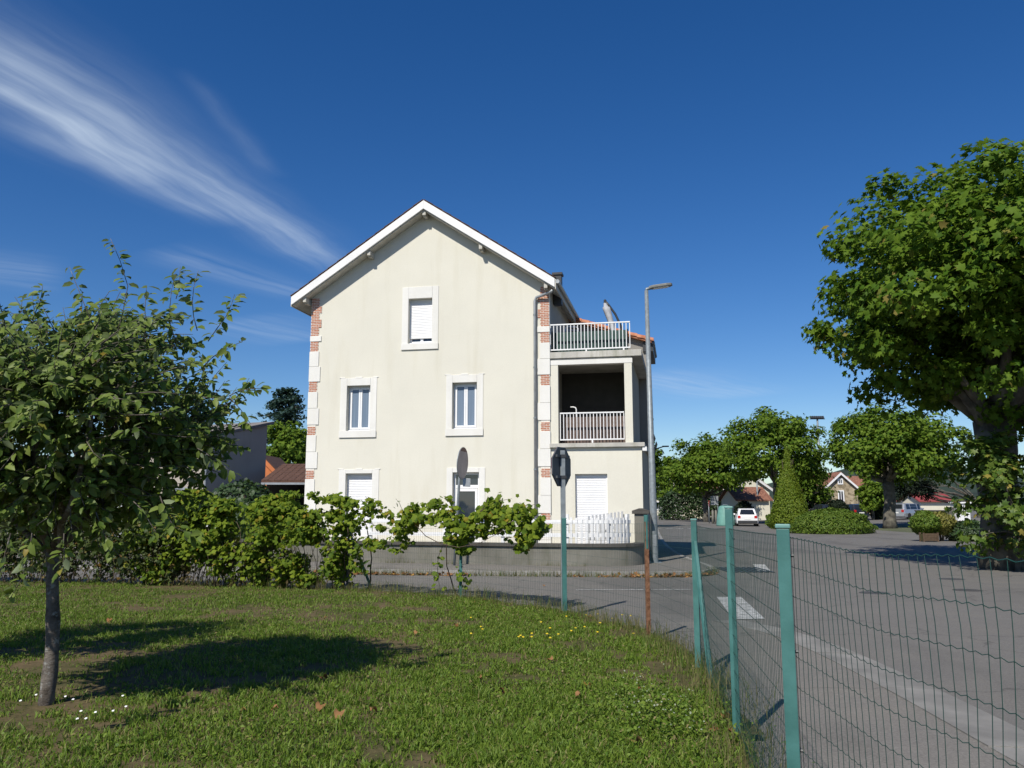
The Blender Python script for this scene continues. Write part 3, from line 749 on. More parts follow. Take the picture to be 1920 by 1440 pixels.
# downpipe
pts = [(.18, -.30, zroof(.2) - .40), (.10, -.24, zroof(.2) - .46), (-.42, -.10, 9.02), (-.47, -.09, 8.90), (-.47, -.09, .6)]
mb = MB(); mb.tube(pts, .05, 10); dp = mb.build('downpipe', m_zinc, house, smooth=True)
for z in (8.4, 6.6, 4.9, 3.2, 1.6): mb = MB(); mb.tube([(-.47, -.09, z), (-.47, -.09, z + .05)], .062, 10); mb.box(-.49, -.45, -.06, .01, z + .01, z + .04); mb.build('pipe_bracket', m_galv, dp)
# gutter at the right eave
mb = MB(); mb.tube([(.36, -OV, zroof(.26) - .12), (.36, DEP + .3, zroof(.26) - .12)], .07, 10); mb.build('eaves_gutter', m_zinc, house)

# extension with loggia and roof terrace
XW = 3.0
wall_with_holes(lambda u: 3.93, .003, XW, .4, [(.82, 1.87, .7, 3.07)], m_cream, 'extension_wall', house, t=.2, y=.03)
roller((.82, 1.87, .7, 3.07), .16)
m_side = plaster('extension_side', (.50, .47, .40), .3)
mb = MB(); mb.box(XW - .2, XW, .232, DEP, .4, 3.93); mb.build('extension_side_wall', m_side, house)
mb = MB(); mb.box(.003, XW + .10, -.09, DEP, 3.935, 4.07); mb.build('loggia_slab', m_slab, house, bevel=.01)
mb = MB(); mb.box(XW + .02, XW + .16, -.05, .5, 3.80, 3.93); mb.build('slab_spout', m_white, house)
mb = MB(); mb.box(.003, .285, .03, .28, 4.072, 6.70); mb.build('loggia_pillar', m_cream, house)
mb = MB(); mb.box(2.48, 2.73, .03, .30, 4.072, 6.70); mb.build('loggia_pillar', m_cream, house)
mb = MB(); mb.box(.003, 2.75, .02, .32, 6.703, 6.86); mb.build('loggia_beam', m_white_stone, house)
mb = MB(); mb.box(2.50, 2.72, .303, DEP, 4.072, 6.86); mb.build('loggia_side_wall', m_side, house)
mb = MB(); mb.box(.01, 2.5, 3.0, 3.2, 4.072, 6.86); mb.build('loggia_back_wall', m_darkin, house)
mb = MB(); mb.box(.003, XW + .06, -.02, DEP, 6.92, 7.13); mb.box(.003, 2.7, .04, DEP, 6.862, 6.918); mb.build('terrace_slab', m_slab, house, bevel=.01)
def railing(u0, u1, z0, z1, y, n, feet):
    p = empty('railing'); p.parent = house
    mb = MB(); mb.box(u0, u1, y - .025, y + .025, z1 - .045, z1); mb.build('top_rail', m_white, p, bevel=.006)
    mb = MB(); mb.box(u0, u1, y - .02, y + .02, z0, z0 + .04); mb.build('bottom_rail', m_white, p)
    mb = MB(); mb.box(-.013, .013, y - .013, y + .013, z0 + .041, z1 - .046); me = mb.mesh('baluster', m_white)
    for i in range(n): o_ = link('baluster', me, p); o_.location = (u0 + .013 + (u1 - u0 - .026) * i / (n - 1), 0, 0)
    for u in feet: mb = MB(); mb.box(u - .025, u + .025, y - .021, y + .021, z0 - .09, z0 - .001); mb.build('rail_foot', m_white, p)
    return p
railing(.02, 2.70, 7.20, 8.10, .06, 24, (1.24, 2.48))
railing(.33, 2.45, 4.18, 5.10, .10, 20, (1.40,))
# things on the terrace and in the loggia
def in_house(o): o.location = Vector(HO) + Matrix.Rotation(-HA, 3, 'Z') @ Vector(o.location); o.rotation_euler.z += -HA; return o
scr = empty('screen', (1.4, .55, 4.075), 0, 'brown board screen standing behind the loggia railing', 'screen'); in_house(scr)
for i in range(17):
    mb = MB(); mb.box(-1.06 + i * .125, -1.06 + i * .125 + .116, -.012 + (i % 2) * .006, .012, .03, .92); mb.build('board', m_brown_wood, scr)
mb = MB(); mb.box(-1.08, 1.08, .014, .05, .15, .22); mb.box(-1.08, 1.08, .014, .05, .72, .79); mb.build('screen_rail', m_brown_wood, scr)
ch = empty('pipe_hook', (.78, .9, 4.075), 0, 'white bent pipe rising above the loggia screen', 'pipe'); in_house(ch)
mb = MB(); mb.tube([(0, 0, 0), (0, 0, 1.22), (-.03, 0, 1.28), (-.10, 0, 1.30), (-.2, 0, 1.30)], .022, 8); mb.build('pipe', m_white, ch, smooth=True)
mb = MB(); mb.lathe([(.12, 0), (.12, .02), (.03, .03)], 12); mb.build('pipe_base', m_white, ch)
wb = empty('windbreak', (1.3, .55, 7.135), 0, 'dark green canvas windbreak behind the terrace railing', 'windbreak'); in_house(wb)
mb = MB()
for i in range(26): mb.box(-1.28 + i * .098, -1.28 + i * .098 + .098, -.01 + .006 * math.sin(i * 2.1), .01 + .006 * math.sin(i * 2.1), .05, .78)
mb.build('canvas', m_canvas, wb)
for i in range(5): mb = MB(); mb.tube([(-1.28 + i * .64, .03, 0), (-1.28 + i * .64, .03, .82)], .018, 8); mb.build('pole', m_dark, wb)
# folded cantilever parasol
par = empty('parasol', (2.05, 2.2, 7.135), 0, 'folded pale parasol hanging from a curved dark arm on the roof terrace', 'parasol'); in_house(par)
mb = MB(); ax0 = Vector((.08, 0, .66)); ax1 = Vector((-.36, 0, 2.20)); prof = [(0.0, .06), (.06, .12), (.12, .10), (.3, .095), (.55, .10), (.78, .125), (.86, .12), (.87, .08), (.95, .05), (1.0, .015)]
vs = []; n = 14
for (t_, r) in prof:
    c_ = ax0.lerp(ax1, t_)
    for k in range(n): a_ = 2 * math.pi * k / n; rr = r * (1 + .16 * (k % 2)); vs.append((c_.x + rr * math.cos(a_), c_.y + rr * math.sin(a_), c_.z))
mb.add(vs, [(i * n + k, i * n + (k + 1) % n, (i + 1) * n + (k + 1) % n, (i + 1) * n + k) for i in range(len(prof) - 1) for k in range(n)]); mb.build('canopy', m_fabric, par, smooth=True)
mb = MB(); mb.tube([(-.34, 0, 2.22), (-.20, .02, 2.05), (.02, .04, 1.72), (.20, .05, 1.30), (.30, .05, .80), (.32, .05, 0)], .04, 8); mb.build('arm', m_dark, par, smooth=True)
mb = MB(); mb.lathe([(.05, 2.15), (.05, 2.25), (.02, 2.28)], 10, (-.34, 0, 0)); mb.build('arm_cap', m_dark, par)
mb = MB(); mb.box(-.05, .7, -.3, .4, 0, .08); mb.build('parasol_base', m_dark, par, bevel=.01)
def garden_chair(u, y, z, rz, label):
    p = empty('garden_chair', (u, y, z), rz, label, 'chair', 'white chairs on the terrace'); in_house(p)
    mb = MB(); mb.box(-.24, .24, -.24, .24, .42, .45); mb.build('seat', m_white, p)
    for (a, b) in ((-.22, -.22), (.22, -.22), (-.22, .22), (.22, .22)): mb = MB(); mb.tube([(a, b, 0), (a, b, .42)], .014, 6); mb.build('leg', m_white, p)
    mb = MB(); mb.tube([(-.22, .22, .45), (-.23, .30, 1.0), (-.15, .31, 1.04), (.15, .31, 1.04), (.23, .30, 1.0), (.22, .22, .45)], .016, 6)
    for i in range(4): mb.tube([(-.22, .26 + i * .01, .6 + i * .11), (.22, .26 + i * .01, .6 + i * .11)], .010, 5)
    mb.build('backrest', m_white, p)
    for s_ in (-1, 1): mb = MB(); mb.tube([(s_ * .23, .25, .68), (s_ * .26, -.2, .66), (s_ * .24, -.23, .42)], .014, 6); mb.build('armrest', m_white, p)
garden_chair(.55, 1.2, 7.135, R(200), 'white tubular garden chair nearest the house wall on the roof terrace')
garden_chair(1.25, 2.6, 7.135, R(160), 'white tubular garden chair farther back on the roof terrace')

# wing behind, lean-to roof falling to the right
wing = empty('rear_wing', HO, -HA, 'grey rendered rear wing with orange tiled roof behind the terrace', 'building')
Y0 = DEP + .02
def zw(u): return 9.45 - .32 * u
mb = MB(); mb.prism([(.0, .4), (XW + .02, .4), (XW + .02, zw(XW) - .12), (0, zw(0) - .12)], Y0, Y0 + 2.9); mb.build('wall', m_grey_render, wing)
wr = MB(); wr.prism([(-.1, zw(-.1) - .1), (XW + .25, zw(XW + .25) - .1), (XW + .25, zw(XW + .25)), (-.1, zw(-.1))], Y0 - .25, Y0 + 3.1); wro = wr.build('roof', m_tile_orange, wing)
for i in range(11):                                # verge tiles
    a_ = -.1 + i * .31; b_ = a_ + .33
    for j in range(6):
        if j and i % 1: continue
        mb = MB(); pts = []
        y_ = Y0 - .30 + j * .25; prof = [(y_, .0), (y_ + .03, .06), (y_ + .11, .09), (y_ + .19, .06), (y_ + .22, .0)]
        vs = [(a_, q, zw(a_) + h + .004) for q, h in prof] + [(b_, q, zw(b_) + h + .03) for q, h in prof] + [(a_, q, zw(a_) + h - .05) for q, h in prof] + [(b_, q, zw(b_) + h - .02) for q, h in prof]
        fs = [(k, 5 + k, 6 + k, k + 1) for k in range(4)] + [(10 + k, 11 + k, 16 + k, 15 + k) for k in range(4)] + [(0, 1, 11, 10), (1, 2, 12, 11), (2, 3, 13, 12), (3, 4, 14, 13), (5, 15, 16, 6), (6, 16, 17, 7), (7, 17, 18, 8), (8, 18, 19, 9), (0, 10, 15, 5), (4, 9, 19, 14)]
        mb.add(vs, fs); mb.build('roof_tile', m_tile_orange, wro)
mb = MB(); mb.tube([(XW + .30, Y0 - .2, zw(XW + .3) - .06), (XW + .30, Y0 + 3.1, zw(XW + .3) - .06)], .07, 8); mb.build('gutter', M('blue_grey_gutter', (.10, .12, .16), .5, .2, 5), wing)
mb = MB(); mb.box(XW - .1, XW + .30, Y0 - .1, Y0 + 3.0, zw(XW) - .5, zw(XW) - .14); mb.build('eaves_box', m_dark, wing)
for (z, d_) in ((5.5, .16), (4.7, .22)):            # folded awnings on the street side
    mb = MB(); mb.prism([(XW + .02, z), (XW + .05 + d_ * .3, z - .15), (XW + d_, z - .02), (XW + d_ + .03, z + .08), (XW + .05, z + .35)], Y0 + .4, Y0 + 2.4); mb.build('awning', m_dark, wing, bevel=.02)
mb = MB(); mb.prism([(XW + .02, 3.6), (XW + .30, 4.5), (XW + .32, 4.52), (XW + .06, 3.55)], Y0 + .5, Y0 + 2.2); mb.build('awning', m_dark, wing)
mb = MB(); mb.tube([(XW, Y0 - .0, 4.1), (XW + .6, Y0 - .02, 4.28)], .025, 6); mb.box(XW + .55, XW + .8, Y0 - .06, Y0 + .02, 4.26, 4.31); mb.build('wall_bracket', m_dark, wing)

# ------------------------------------------------------------------ garden wall, pillar, picket fence
gw = empty('garden_wall', (0, 25, .2), 0, 'low grey rendered garden wall with dark coping curving round the corner', 'wall')
def ribbon(name, path, off0, off1, z0, z1, mat, parent, org):
    a = offset(path, off0); b = offset(path, off1); n = len(path); vs = []
    for i in range(n):
        for (p_, z_) in ((a[i], z0), (b[i], z0), (b[i], z1), (a[i], z1)): vs.append((p_[0] - org[0], p_[1] - org[1], z_ - org[2]))
    fs = []
    for i in range(n - 1):
        for k in range(4): fs.append((4 * i + k, 4 * i + (k + 1) % 4, 4 * i + 4 + (k + 1) % 4, 4 * i + 4 + k))
    fs += [(3, 2, 1, 0), tuple(4 * (n - 1) + k for k in range(4))]
    mb = MB(); mb.add(vs, fs); return mb.build(name, mat, parent)
go = (0, 25, .2)
ribbon('wall', wall_pts, 0, .24, .1, .862, m_cwall, gw, go)
cl = 0                                              # coping stones one after another
P = [np.array(p) for p in wall_pts]; d = np.concatenate([[0], np.cumsum([np.linalg.norm(P[i + 1] - P[i]) for i in range(len(P) - 1)])]); X = np.array([p[0] for p in P]); Yy = np.array([p[1] for p in P])
s_ = 0.0
while s_ < d[-1] - .3:
    e_ = min(s_ + .98, d[-1]); q = [np.array([np.interp(v, d, X), np.interp(v, d, Yy)]) for v in np.linspace(s_, e_ - .006, 5)]
    jz = random.uniform(-.004, .004); ribbon('coping_stone', q, -.07, .30, .866 + jz, .955 + jz, m_coping, gw, go); s_ += .98
pil = empty('gate_pillar', (3.96, 25.72, .3), R(-11), 'square concrete gate pillar with flat cap at the wall end', 'pillar')
mb = MB(); mb.box(-.19, .19, -.19, .19, 0, 1.50); mb.build('shaft', m_cwall, pil, bevel=.01)
mb = MB(); mb.box(-.26, .26, -.26, .26, 1.502, 1.60); mb.prism([(-.25, 1.601), (.25, 1.601), (.05, 1.67), (-.05, 1.67)], -.24, .24); mb.build('cap', m_coping, pil, bevel=.008)

pf = empty('picket_fence', (0, 25, .72), 0, 'white picket fence standing on the garden wall below the roller door', 'fence')
po = (0, 25, .72)
fpath = smooth_path([(-4.6, 26.5), (-2.3, 25.9), (0, 25.28), (2.2, 24.78), (3.05, 24.86), (3.6, 25.3)], 8)
P = [np.array(p) for p in fpath]; d = np.concatenate([[0], np.cumsum([np.linalg.norm(P[i + 1] - P[i]) for i in range(len(P) - 1)])]); X = np.array([p[0] for p in P]); Yy = np.array([p[1] for p in P])
def fat(s): return np.array([np.interp(s, d, X), np.interp(s, d, Yy)])
ribbon('rail', fpath, .02, .055, 1.52, 1.63, m_white, pf, po); ribbon('rail', fpath, .02, .055, 1.13, 1.24, m_white, pf, po)
sx = np.interp(1.75, X, d); s_ = sx
def upright(s, w_, z1, y0, y1, name):
    a = fat(s - w_ / 2); b = fat(s + w_ / 2); t_ = (b - a) / np.linalg.norm(b - a); n_ = np.array([-t_[1], t_[0]]); mb = MB(); vs = []
    for z in (.90, z1):
        for q in (a + n_ * y0, b + n_ * y0, b + n_ * y1, a + n_ * y1): vs.append((q[0] - po[0], q[1] - po[1], z - po[2]))
    mb.add(vs, [(3, 2, 1, 0), (4, 5, 6, 7), (0, 1, 5, 4), (1, 2, 6, 5), (2, 3, 7, 6), (3, 0, 4, 7)]); mb.build(name, m_white, pf)
while s_ < d[-1] - .1: upright(s_, .068, 1.70 + random.uniform(-.01, .01), -.005, .018, 'picket'); s_ += .155
for xq in (-4.5, -2.1, -.3, 1.62, 2.9): upright(np.interp(xq, X, d), .10, 1.80, .058, .14, 'fence_post')
upright(d[-1] - .06, .10, 1.80, .058, .14, 'fence_post')
gt = empty('garden_gate', (2.35, 26.0, .74), R(33), 'white wooden picket gate standing open behind the picket fence', 'gate')
for i in range(10):
    h = 1.0 + .014 * i; mb = MB(); mb.box(i * .15, i * .15 + .085, -.01, .01, .05, h); mb.build('picket', m_white, gt)
for z in (.25, .75): mb = MB(); mb.box(-.01, 1.46, .012, .045, z, z + .09); mb.build('gate_rail', m_white, gt)
mb = MB(); L = math.hypot(1.4, .5); mb.box(0, L, .013, .044, -.04, .04, Matrix.Translation((.03, .034, .30)) @ Matrix.Rotation(-math.atan2(.42, 1.4), 4, 'Y')); mb.build('gate_brace', m_white, gt)

# ------------------------------------------------------------------ wire fence round the lawn
FP = [(1.2, -1.2), (1.18, 1.9), (1.17, 3.5), (1.55, 6.03), (1.9, 8.62), (1.78, 10.9), (.85, 13.45), (-.97, 16.0), (-3.47, 17.85), (-8.3, 19.15), (-13, 20.1), (-22, 21.5)]
wf = empty('wire_fence', (1.55, 6.03, .5), 0, 'green welded wire fence on painted metal posts round the lawn', 'fence'); wo = np.array([1.55, 6.03, .5])
P = np.array(FP); fd = np.concatenate([[0], np.cumsum(np.linalg.norm(np.diff(P, axis=0), axis=1))])
def fpos(s): return np.interp(s, fd, P[:, 0]), np.interp(s, fd, P[:, 1])
rs = np.random.RandomState(11)
NH = 13
def wire_pt(s, h):
    x, y = fpos(s); i = np.clip(np.searchsorted(fd, s) - 1, 0, len(fd) - 2); t_ = (s - fd[i]) / (fd[i + 1] - fd[i])
    near = np.clip((4.7 - s) / 1.0, 0, 1)
    sag = (.012 * near + (1 - near) * (.012 + .006 * np.sin(i * 2.3))) * np.sin(np.pi * np.clip(t_, 0, 1)) * (h / 1.45) + .010 * np.sin(s * 5.1) * near * (h / 1.45)
    dx = (P[i + 1] - P[i])[0] if np.isscalar(i) or i.ndim == 0 else 0
    z = gz(float(x), float(y)) + .01 + h - sag
    ox = (.020 * math.sin(s * 1.7 + h * 2) + .012 * math.sin(s * 4.3)) * near * (.3 + h)      # belly out of the line
    sl = near * (.045 * math.sin(s * 3.3 + .8) * max(h - .75, 0) / .7 + .040 * math.sin(s * 7.1 + 2.0) * max(h - 1.2, 0) / .25 + .02 * math.sin(s * 2.1 + h * 3))                          # bent sideways near the top
    return np.array([x + ox * .6, y + sl, z])
def wire(V, T, pts, r):
    b = len(V); pts = np.array(pts)
    for k, p_ in enumerate(pts):
        d_ = pts[min(k + 1, len(pts) - 1)] - pts[max(k - 1, 0)]; d_ = d_ / np.linalg.norm(d_)
        a_ = np.cross(d_, [0.31, .52, .79]); a_ /= np.linalg.norm(a_); c_ = np.cross(d_, a_)
        for q in range(3): an = q * 2.0944; V.append(p_ + (a_ * math.cos(an) + c_ * math.sin(an)) * r - wo)
    for k in range(len(pts) - 1):
        for q in range(3): T.append((b + 3 * k + q, b + 3 * k + (q + 1) % 3, b + 3 * k + 3 + (q + 1) % 3, b + 3 * k + 3 + q))
V = []; T = []
S_END = fd[-2]
s_ = .4
while s_ < S_END:
    j = rs.normal() * .004
    hs = np.linspace(0, 1.45, 9) if s_ < 9 else (0, .75, 1.45)
    wire(V, T, [wire_pt(s_ + j, h) for h in hs], .0014); s_ += .05
wm = link('upright_wire', np_mesh('upright_wire', np.array(V), np.array(T), m_wire), wf); wm['kind'] = 'stuff'
V = []; T = []
for i in range(NH):
    h = 1.45 * i / (NH - 1); pts = []; s_ = .4; k = 0
    while s_ < S_END:
        p_ = wire_pt(s_, h)
        if s_ < 9: p_ = p_ + np.array([0, 0, .003 * (1, 0, -1, 0)[k % 4]]); k += 1; s_ += .0125
        else: s_ += .25
        pts.append(p_)
    wire(V, T, pts, .0014 if i < NH - 1 else .0018)
wm = link('line_wire', np_mesh('line_wire', np.array(V), np.array(T), m_wire), wf); wm['kind'] = 'stuff'
def fence_post(x, y, h, mat, cap=True, lab=None, wd=.056, lean=(0, 0)):
    z = gz(x, y); mb = MB(); w_ = wd / 2
    prof = [(-w_, -w_), (w_, -w_), (w_, w_ * .9), (w_ * .55, w_ * .9), (w_ * .55, -w_ * .5), (-w_ * .55, -w_ * .5), (-w_ * .55, w_ * .9), (-w_, w_ * .9)]
    a_ = R(-75) if y < 10 else R(35)
    m_ = Matrix.Translation((x - wo[0], y - wo[1], z - wo[2])) @ Matrix.Rotation(lean[0], 4, 'X') @ Matrix.Rotation(lean[1], 4, 'Y') @ Matrix.Rotation(a_ * .25, 4, 'Z')
    mb.prism(prof, -.3, h, 'z', m_); o = mb.build('fence_post', mat, wf, bevel=.003)
    if lab: o['label'] = lab
    if cap: mb = MB(); mb.box(-w_ - .004, w_ + .004, -w_ - .004, w_ + .004, h + .001, h + .018, m_); mb.build('post_cap', m_tealcap, o, bevel=.004)
    for k in range(4): mb = MB(); mb.tube([m_ @ Vector((w_ - .004, 0, .25 + k * .38)), m_ @ Vector((w_ + .012, 0, .25 + k * .38))], .007, 6); mb.build('wire_clip', m_dark, o)
fence_post(1.12, 3.47, 1.50, m_teal, lab='nearest teal post', wd=.052); fence_post(1.55, 5.98, 1.60, m_teal, wd=.052)
fence_post(1.87, 8.62, 1.51, m_teal); fence_post(1.74, 10.88, 1.49, m_rust, cap=False, lab='rusty brown post with flaking green top', wd=.05)
fence_post(.83, 13.40, 1.52, m_teal, wd=.065); fence_post(-.97, 16.0, 1.45, m_teal); fence_post(-3.47, 17.85, 1.45, m_dark, wd=.05); fence_post(-8.3, 19.15, 1.45, m_teal); fence_post(-13, 20.1, 1.45, m_teal)
mb = MB(); mb.tube([(1.742 - wo[0], 10.88 - wo[1], 1.95 - wo[2] - .42), (1.742 - wo[0], 10.88 - wo[1], 1.95 - wo[2] + .01)], .030, 10); o = mb.build('post_sleeve', m_teal, wf)
def strut(a, b, r):
    mb = MB(); mb.tube([np.array(a) - wo, np.array(b) - wo], r, 6); mb.build('strut', m_teal, wf)
q = G(1337, 1290); strut(q - [0, 0, .1], (1.86, 8.55, .5 + 1.22), .026)
q = G(697, 1105); strut(q, (-3.45, 17.85, 1.5), .03)

# ------------------------------------------------------------------ street lamp and signs
L0 = G(1228, 1062); L0[2] += KH
lamp = empty('street_lamp', L0, 0, 'tall grey steel street lamp with flat head at the street corner', 'street lamp')
H = float(at(1206, 545, L0[1])[2] - L0[2])
mb = MB(); mb.tube([(0, 0, 0), (0, 0, .02), (-.005, 0, 1.2), (-.06, 0, H)], [.115, .115, .112, .062], 16); mb.build('pole', m_galv, lamp, smooth=True)
mb = MB(); mb.box(-.2, .2, -.2, .2, -.03, .015); mb.build('base_plate', m_galv, lamp)
mb = MB(); mb.box(-.05, .05, -.118, -.10, .5, .85); mb.build('access_door', m_zinc, lamp)
mb = MB(); mb.tube([(-.06, 0, H - .02), (-.055, 0, H + .05), (.10, .0, H + .09)], .05, 10); mb.build('bracket', m_galv, lamp, smooth=True)
mb = MB(); mt = Matrix.Translation((.02, 0, H + .07)) @ Matrix.Rotation(R(-8), 4, 'Y')
mb.prism([(0, -.05), (.10, -.14), (.55, -.17), (.72, -.12), (.78, 0), (.72, .12), (.55, .17), (.10, .14), (0, .05)], -.02, .07, 'z', mt); hd = mb.build('lamp_head', M('lamp_head_grey', (.22, .22, .20), .5, .2, 6), lamp, bevel=.02)
mb = MB(); mb.prism([(.15, -.10), (.6, -.12), (.68, 0), (.6, .12), (.15, .10)], -.035, -.021, 'z', mt); mb.build('lens', m_pvc, hd)

# stop sign, seen from behind
S0 = np.array([.825, 13.49, gz(.825, 13.49)])
sg = empty('stop_sign', S0, 0, 'octagonal stop sign seen from behind on a grey post by the fence', 'sign')
mb = MB(); mb.box(-.04, .04, -.022, .022, -.3, 2.62); mb.build('post', m_galv, sg, bevel=.006)
rz = R(59); mt = Matrix.Translation((-.02, .06, 2.36)) @ Matrix.Rotation(rz, 4, 'Z')
ro = .345; octo = [(ro * math.cos(R(22.5 + 45 * k)), ro * math.sin(R(22.5 + 45 * k))) for k in range(8)]
mb = MB(); mb.prism(octo, -.012, .012, 'y', mt); pl = mb.build('sign_plate', m_signback, sg, bevel=.003)
mb = MB(); mb.prism([(a * .985, b * .985) for a, b in octo], .0125, .015, 'y', mt); mb.build('sign_face', m_red, pl)
for z in (-.17, .17): mb = MB(); mb.box(-.22, .22, -.045, -.013, z - .02, z + .02, mt); mb.build('stiffener', m_signback, pl)
for z in (2.19, 2.53): mb = MB(); mb.box(-.055, .055, -.035, .06, z - .025, z + .025); mb.build('clamp', m_dark, sg)

# round sign seen nearly edge-on, on the far pavement
D0 = G(851, 1068); D0[2] += KH * .0
ds = empty('round_sign', D0, 0, 'round pinkish sign seen nearly edge-on above the vine', 'sign')
mb = MB(); mb.tube([(0, 0, -.1), (.13, 0, 2.5), (.17, 0, 3.2)], .04, 10); mb.build('post', m_galv, ds, smooth=True)
mt = Matrix.Translation((.23, -.06, 3.10)) @ Matrix.Rotation(R(3.5), 4, 'Y') @ Matrix.Rotation(R(74), 4, 'Z')
mb = MB(); c_ = [(.48 * math.cos(2 * math.pi * k / 32), .48 * math.sin(2 * math.pi * k / 32)) for k in range(32)]
mb.prism(c_, -.012, .012, 'y', mt); pl = mb.build('sign_plate', m_galv, ds, bevel=.004)
mb = MB(); mb.prism([(a * .97, b * .97) for a, b in c_], -.015, -.0125, 'y', mt); mb.build('sign_face', m_mirror, pl)
mb = MB(); mb.prism([(.465 * math.cos(R(a)), .465 * math.sin(R(a))) for a in range(48, 134, 6)] , -.018, -.0155, 'y', mt); mb.build('dark_top', m_signtop, pl)  # dark reddish segment across the top of the sign face
mb = MB(); mb.box(.16, .38, -.10, .02, 2.42, 2.66, Matrix.Rotation(R(2), 4, 'Y')); mb.build('bracket_box', m_zinc, ds, bevel=.01)

# ------------------------------------------------------------------ apple trees
def apple_tree(name, label, base, seed, lean, fork_h, H, rad, ntwig, n_single, trunk_r=.065, shoots=()):
    rs = np.random.RandomState(seed); base = np.array(base, float); root = empty(name, base, 0, label, 'tree')
    fork = np.array([lean[0], lean[1], fork_h])
    mb = MB(); pts = []; rad_t = []
    for i in range(10):
        t_ = i / 9; pts.append(fork * t_ + np.array([.025 * math.sin(t_ * 5 + seed), .02 * math.sin(t_ * 7), -.12 * (i == 0)])); rad_t.append(trunk_r * (1.3 if i == 0 else 1.12 if i == 1 else 1.05 - .12 * t_) * (1 + .06 * rs.normal()))
    mb.tube(pts, rad_t, 14); tr = mb.build('trunk', m_bark, root, smooth=True)
    mb = MB(); tips = []
    cc = fork + np.array([0, 0, (H - fork_h) * .50]); cr = np.array([rad, rad, (H - fork_h) * .54])
    nl = 9
    for i in range(nl):
        a_ = 2 * math.pi * i / nl + rs.uniform(-.3, .3); el = rs.uniform(.15, 1.15) if i else 1.4
        d_ = np.array([math.cos(a_) * math.cos(el), math.sin(a_) * math.cos(el), math.sin(el)])
        e_ = cc + d_ * cr * .72 + np.array([0, 0, -.15])
        pl_ = limb(mb, fork - [0, 0, .06], e_, trunk_r * .55, .014, rs, 6, .2)
        tips += [p_ for p_ in pl_[2:]]
    tips = np.array(tips)
    P_, N_, S_, TD = [], [], [], []
    def twig(a, b, nleaf, r0=.007):
        pl_ = limb(mb, a, b, r0, .002, rs, 4, .16, 4); pl_ = np.array(pl_)
        for k in range(nleaf):
            t_ = (k + .5) / nleaf * .95 + .05; f = t_ * 4; i0 = min(int(f), 3); p_ = pl_[i0] + (pl_[i0 + 1] - pl_[i0]) * (f - i0)
            ax = pl_[i0 + 1] - pl_[i0]; ax /= np.linalg.norm(ax)
            sd = rs.normal(size=3); sd -= ax * (sd @ ax); sd /= np.linalg.norm(sd)
            td = sd * .9 + ax * .35 + np.array([0, 0, -.55])
            P_.append(p_ + sd * .012); TD.append(td); N_.append(np.array([-.2, -.4, .75]) + ax * .2 + rs.normal(size=3) * .5); S_.append(rs.uniform(.062, .108))
    for i in range(ntwig):
        d_ = rs.normal(size=3); d_ /= np.linalg.norm(d_); rr = rs.uniform(.35, 1.0) ** .5
        e_ = cc + d_ * cr * rr * rs.uniform(.9, 1.08)
        if e_[2] < fork_h - .28: e_[2] = fork_h - .28 + rs.rand() * .3
        a_ = tips[np.argmin(((tips - (cc + (e_ - cc) * .55)) ** 2).sum(1))]
        a_ = e_ + (a_ - e_) * min(1, .55 / np.linalg.norm(a_ - e_))
        twig(a_, e_, int(rs.uniform(15, 26)))
    for (s0, s1, n_) in shoots: twig(np.array(s0) - base, np.array(s1) - base, n_, .0045)
    mb.build('branch', m_bark, tr, smooth=True)
    P_ = np.array(P_); score = -P_[:, 1] + rs.rand(len(P_)) * .3 - 10 * ((P_[:, 0] + base[0]) / (P_[:, 1] + base[1]) < -.62)
    if n_single: score += 2.0 * np.linalg.norm((P_ - cc) / cr, axis=1)
    leaf_cloud('crown', P_, np.array(N_), np.array(S_), APPLE, m_apple, root, rs, tdir=np.array(TD), singles=n_single, score=score)
    return root
B0 = G(90, 1332)
def ap(px, py, Y): return at(px, py, Y)
sh = [(ap(215, 640, 6.6), ap(207, 447, 6.6), 22), (ap(180, 620, 6.4), ap(130, 500, 6.4), 16), (ap(330, 640, 6.7), ap(330, 512, 6.7), 16), (ap(370, 620, 6.8), ap(372, 508, 6.8), 16),
      (ap(390, 640, 6.6), ap(440, 552, 6.6), 16), (ap(380, 690, 6.5), ap(455, 640, 6.5), 14), (ap(270, 640, 6.5), ap(275, 535, 6.5), 14), (ap(380, 745, 6.6), ap(430, 742, 6.6), 4), (ap(430, 742, 6.6), ap(492, 728, 6.6), 13),
      (ap(430, 745, 6.6), ap(470, 795, 6.6), 9), (ap(370, 840, 6.4), ap(440, 890, 6.4), 12), (ap(300, 930, 6.2), ap(380, 1000, 6.2), 14), (ap(60, 600, 6.3), ap(80, 535, 6.3), 12), (ap(120, 1000, 6.0), ap(110, 1080, 6.0), 12), (ap(60, 1000, 5.6), ap(20, 1120, 5.6), 14), (ap(20, 1000, 5.4), ap(-20, 1130, 5.4), 14),
      (ap(330, 560, 6.9), ap(338, 500, 6.9), 10), (ap(250, 940, 6.3), ap(300, 1010, 6.3), 14), (ap(180, 960, 6.2), ap(230, 1050, 6.2), 14)]
apple_tree('apple_tree', 'leafy young apple tree with bare grey trunk in the left foreground', B0, 5, (-.09, .05), 1.28, 3.46, 1.54, 1120, 300, .052, [(a_, b_, int(k_ * 1.7)) for (a_, b_, k_) in sh])
apple_tree('apple_tree', 'apple tree at the left picture edge, mostly outside the view', (-6.35, 8.6, gz(-6.35, 8.6)), 9, (.1, 0), 1.2, 4.0, 1.42, 430, 0)

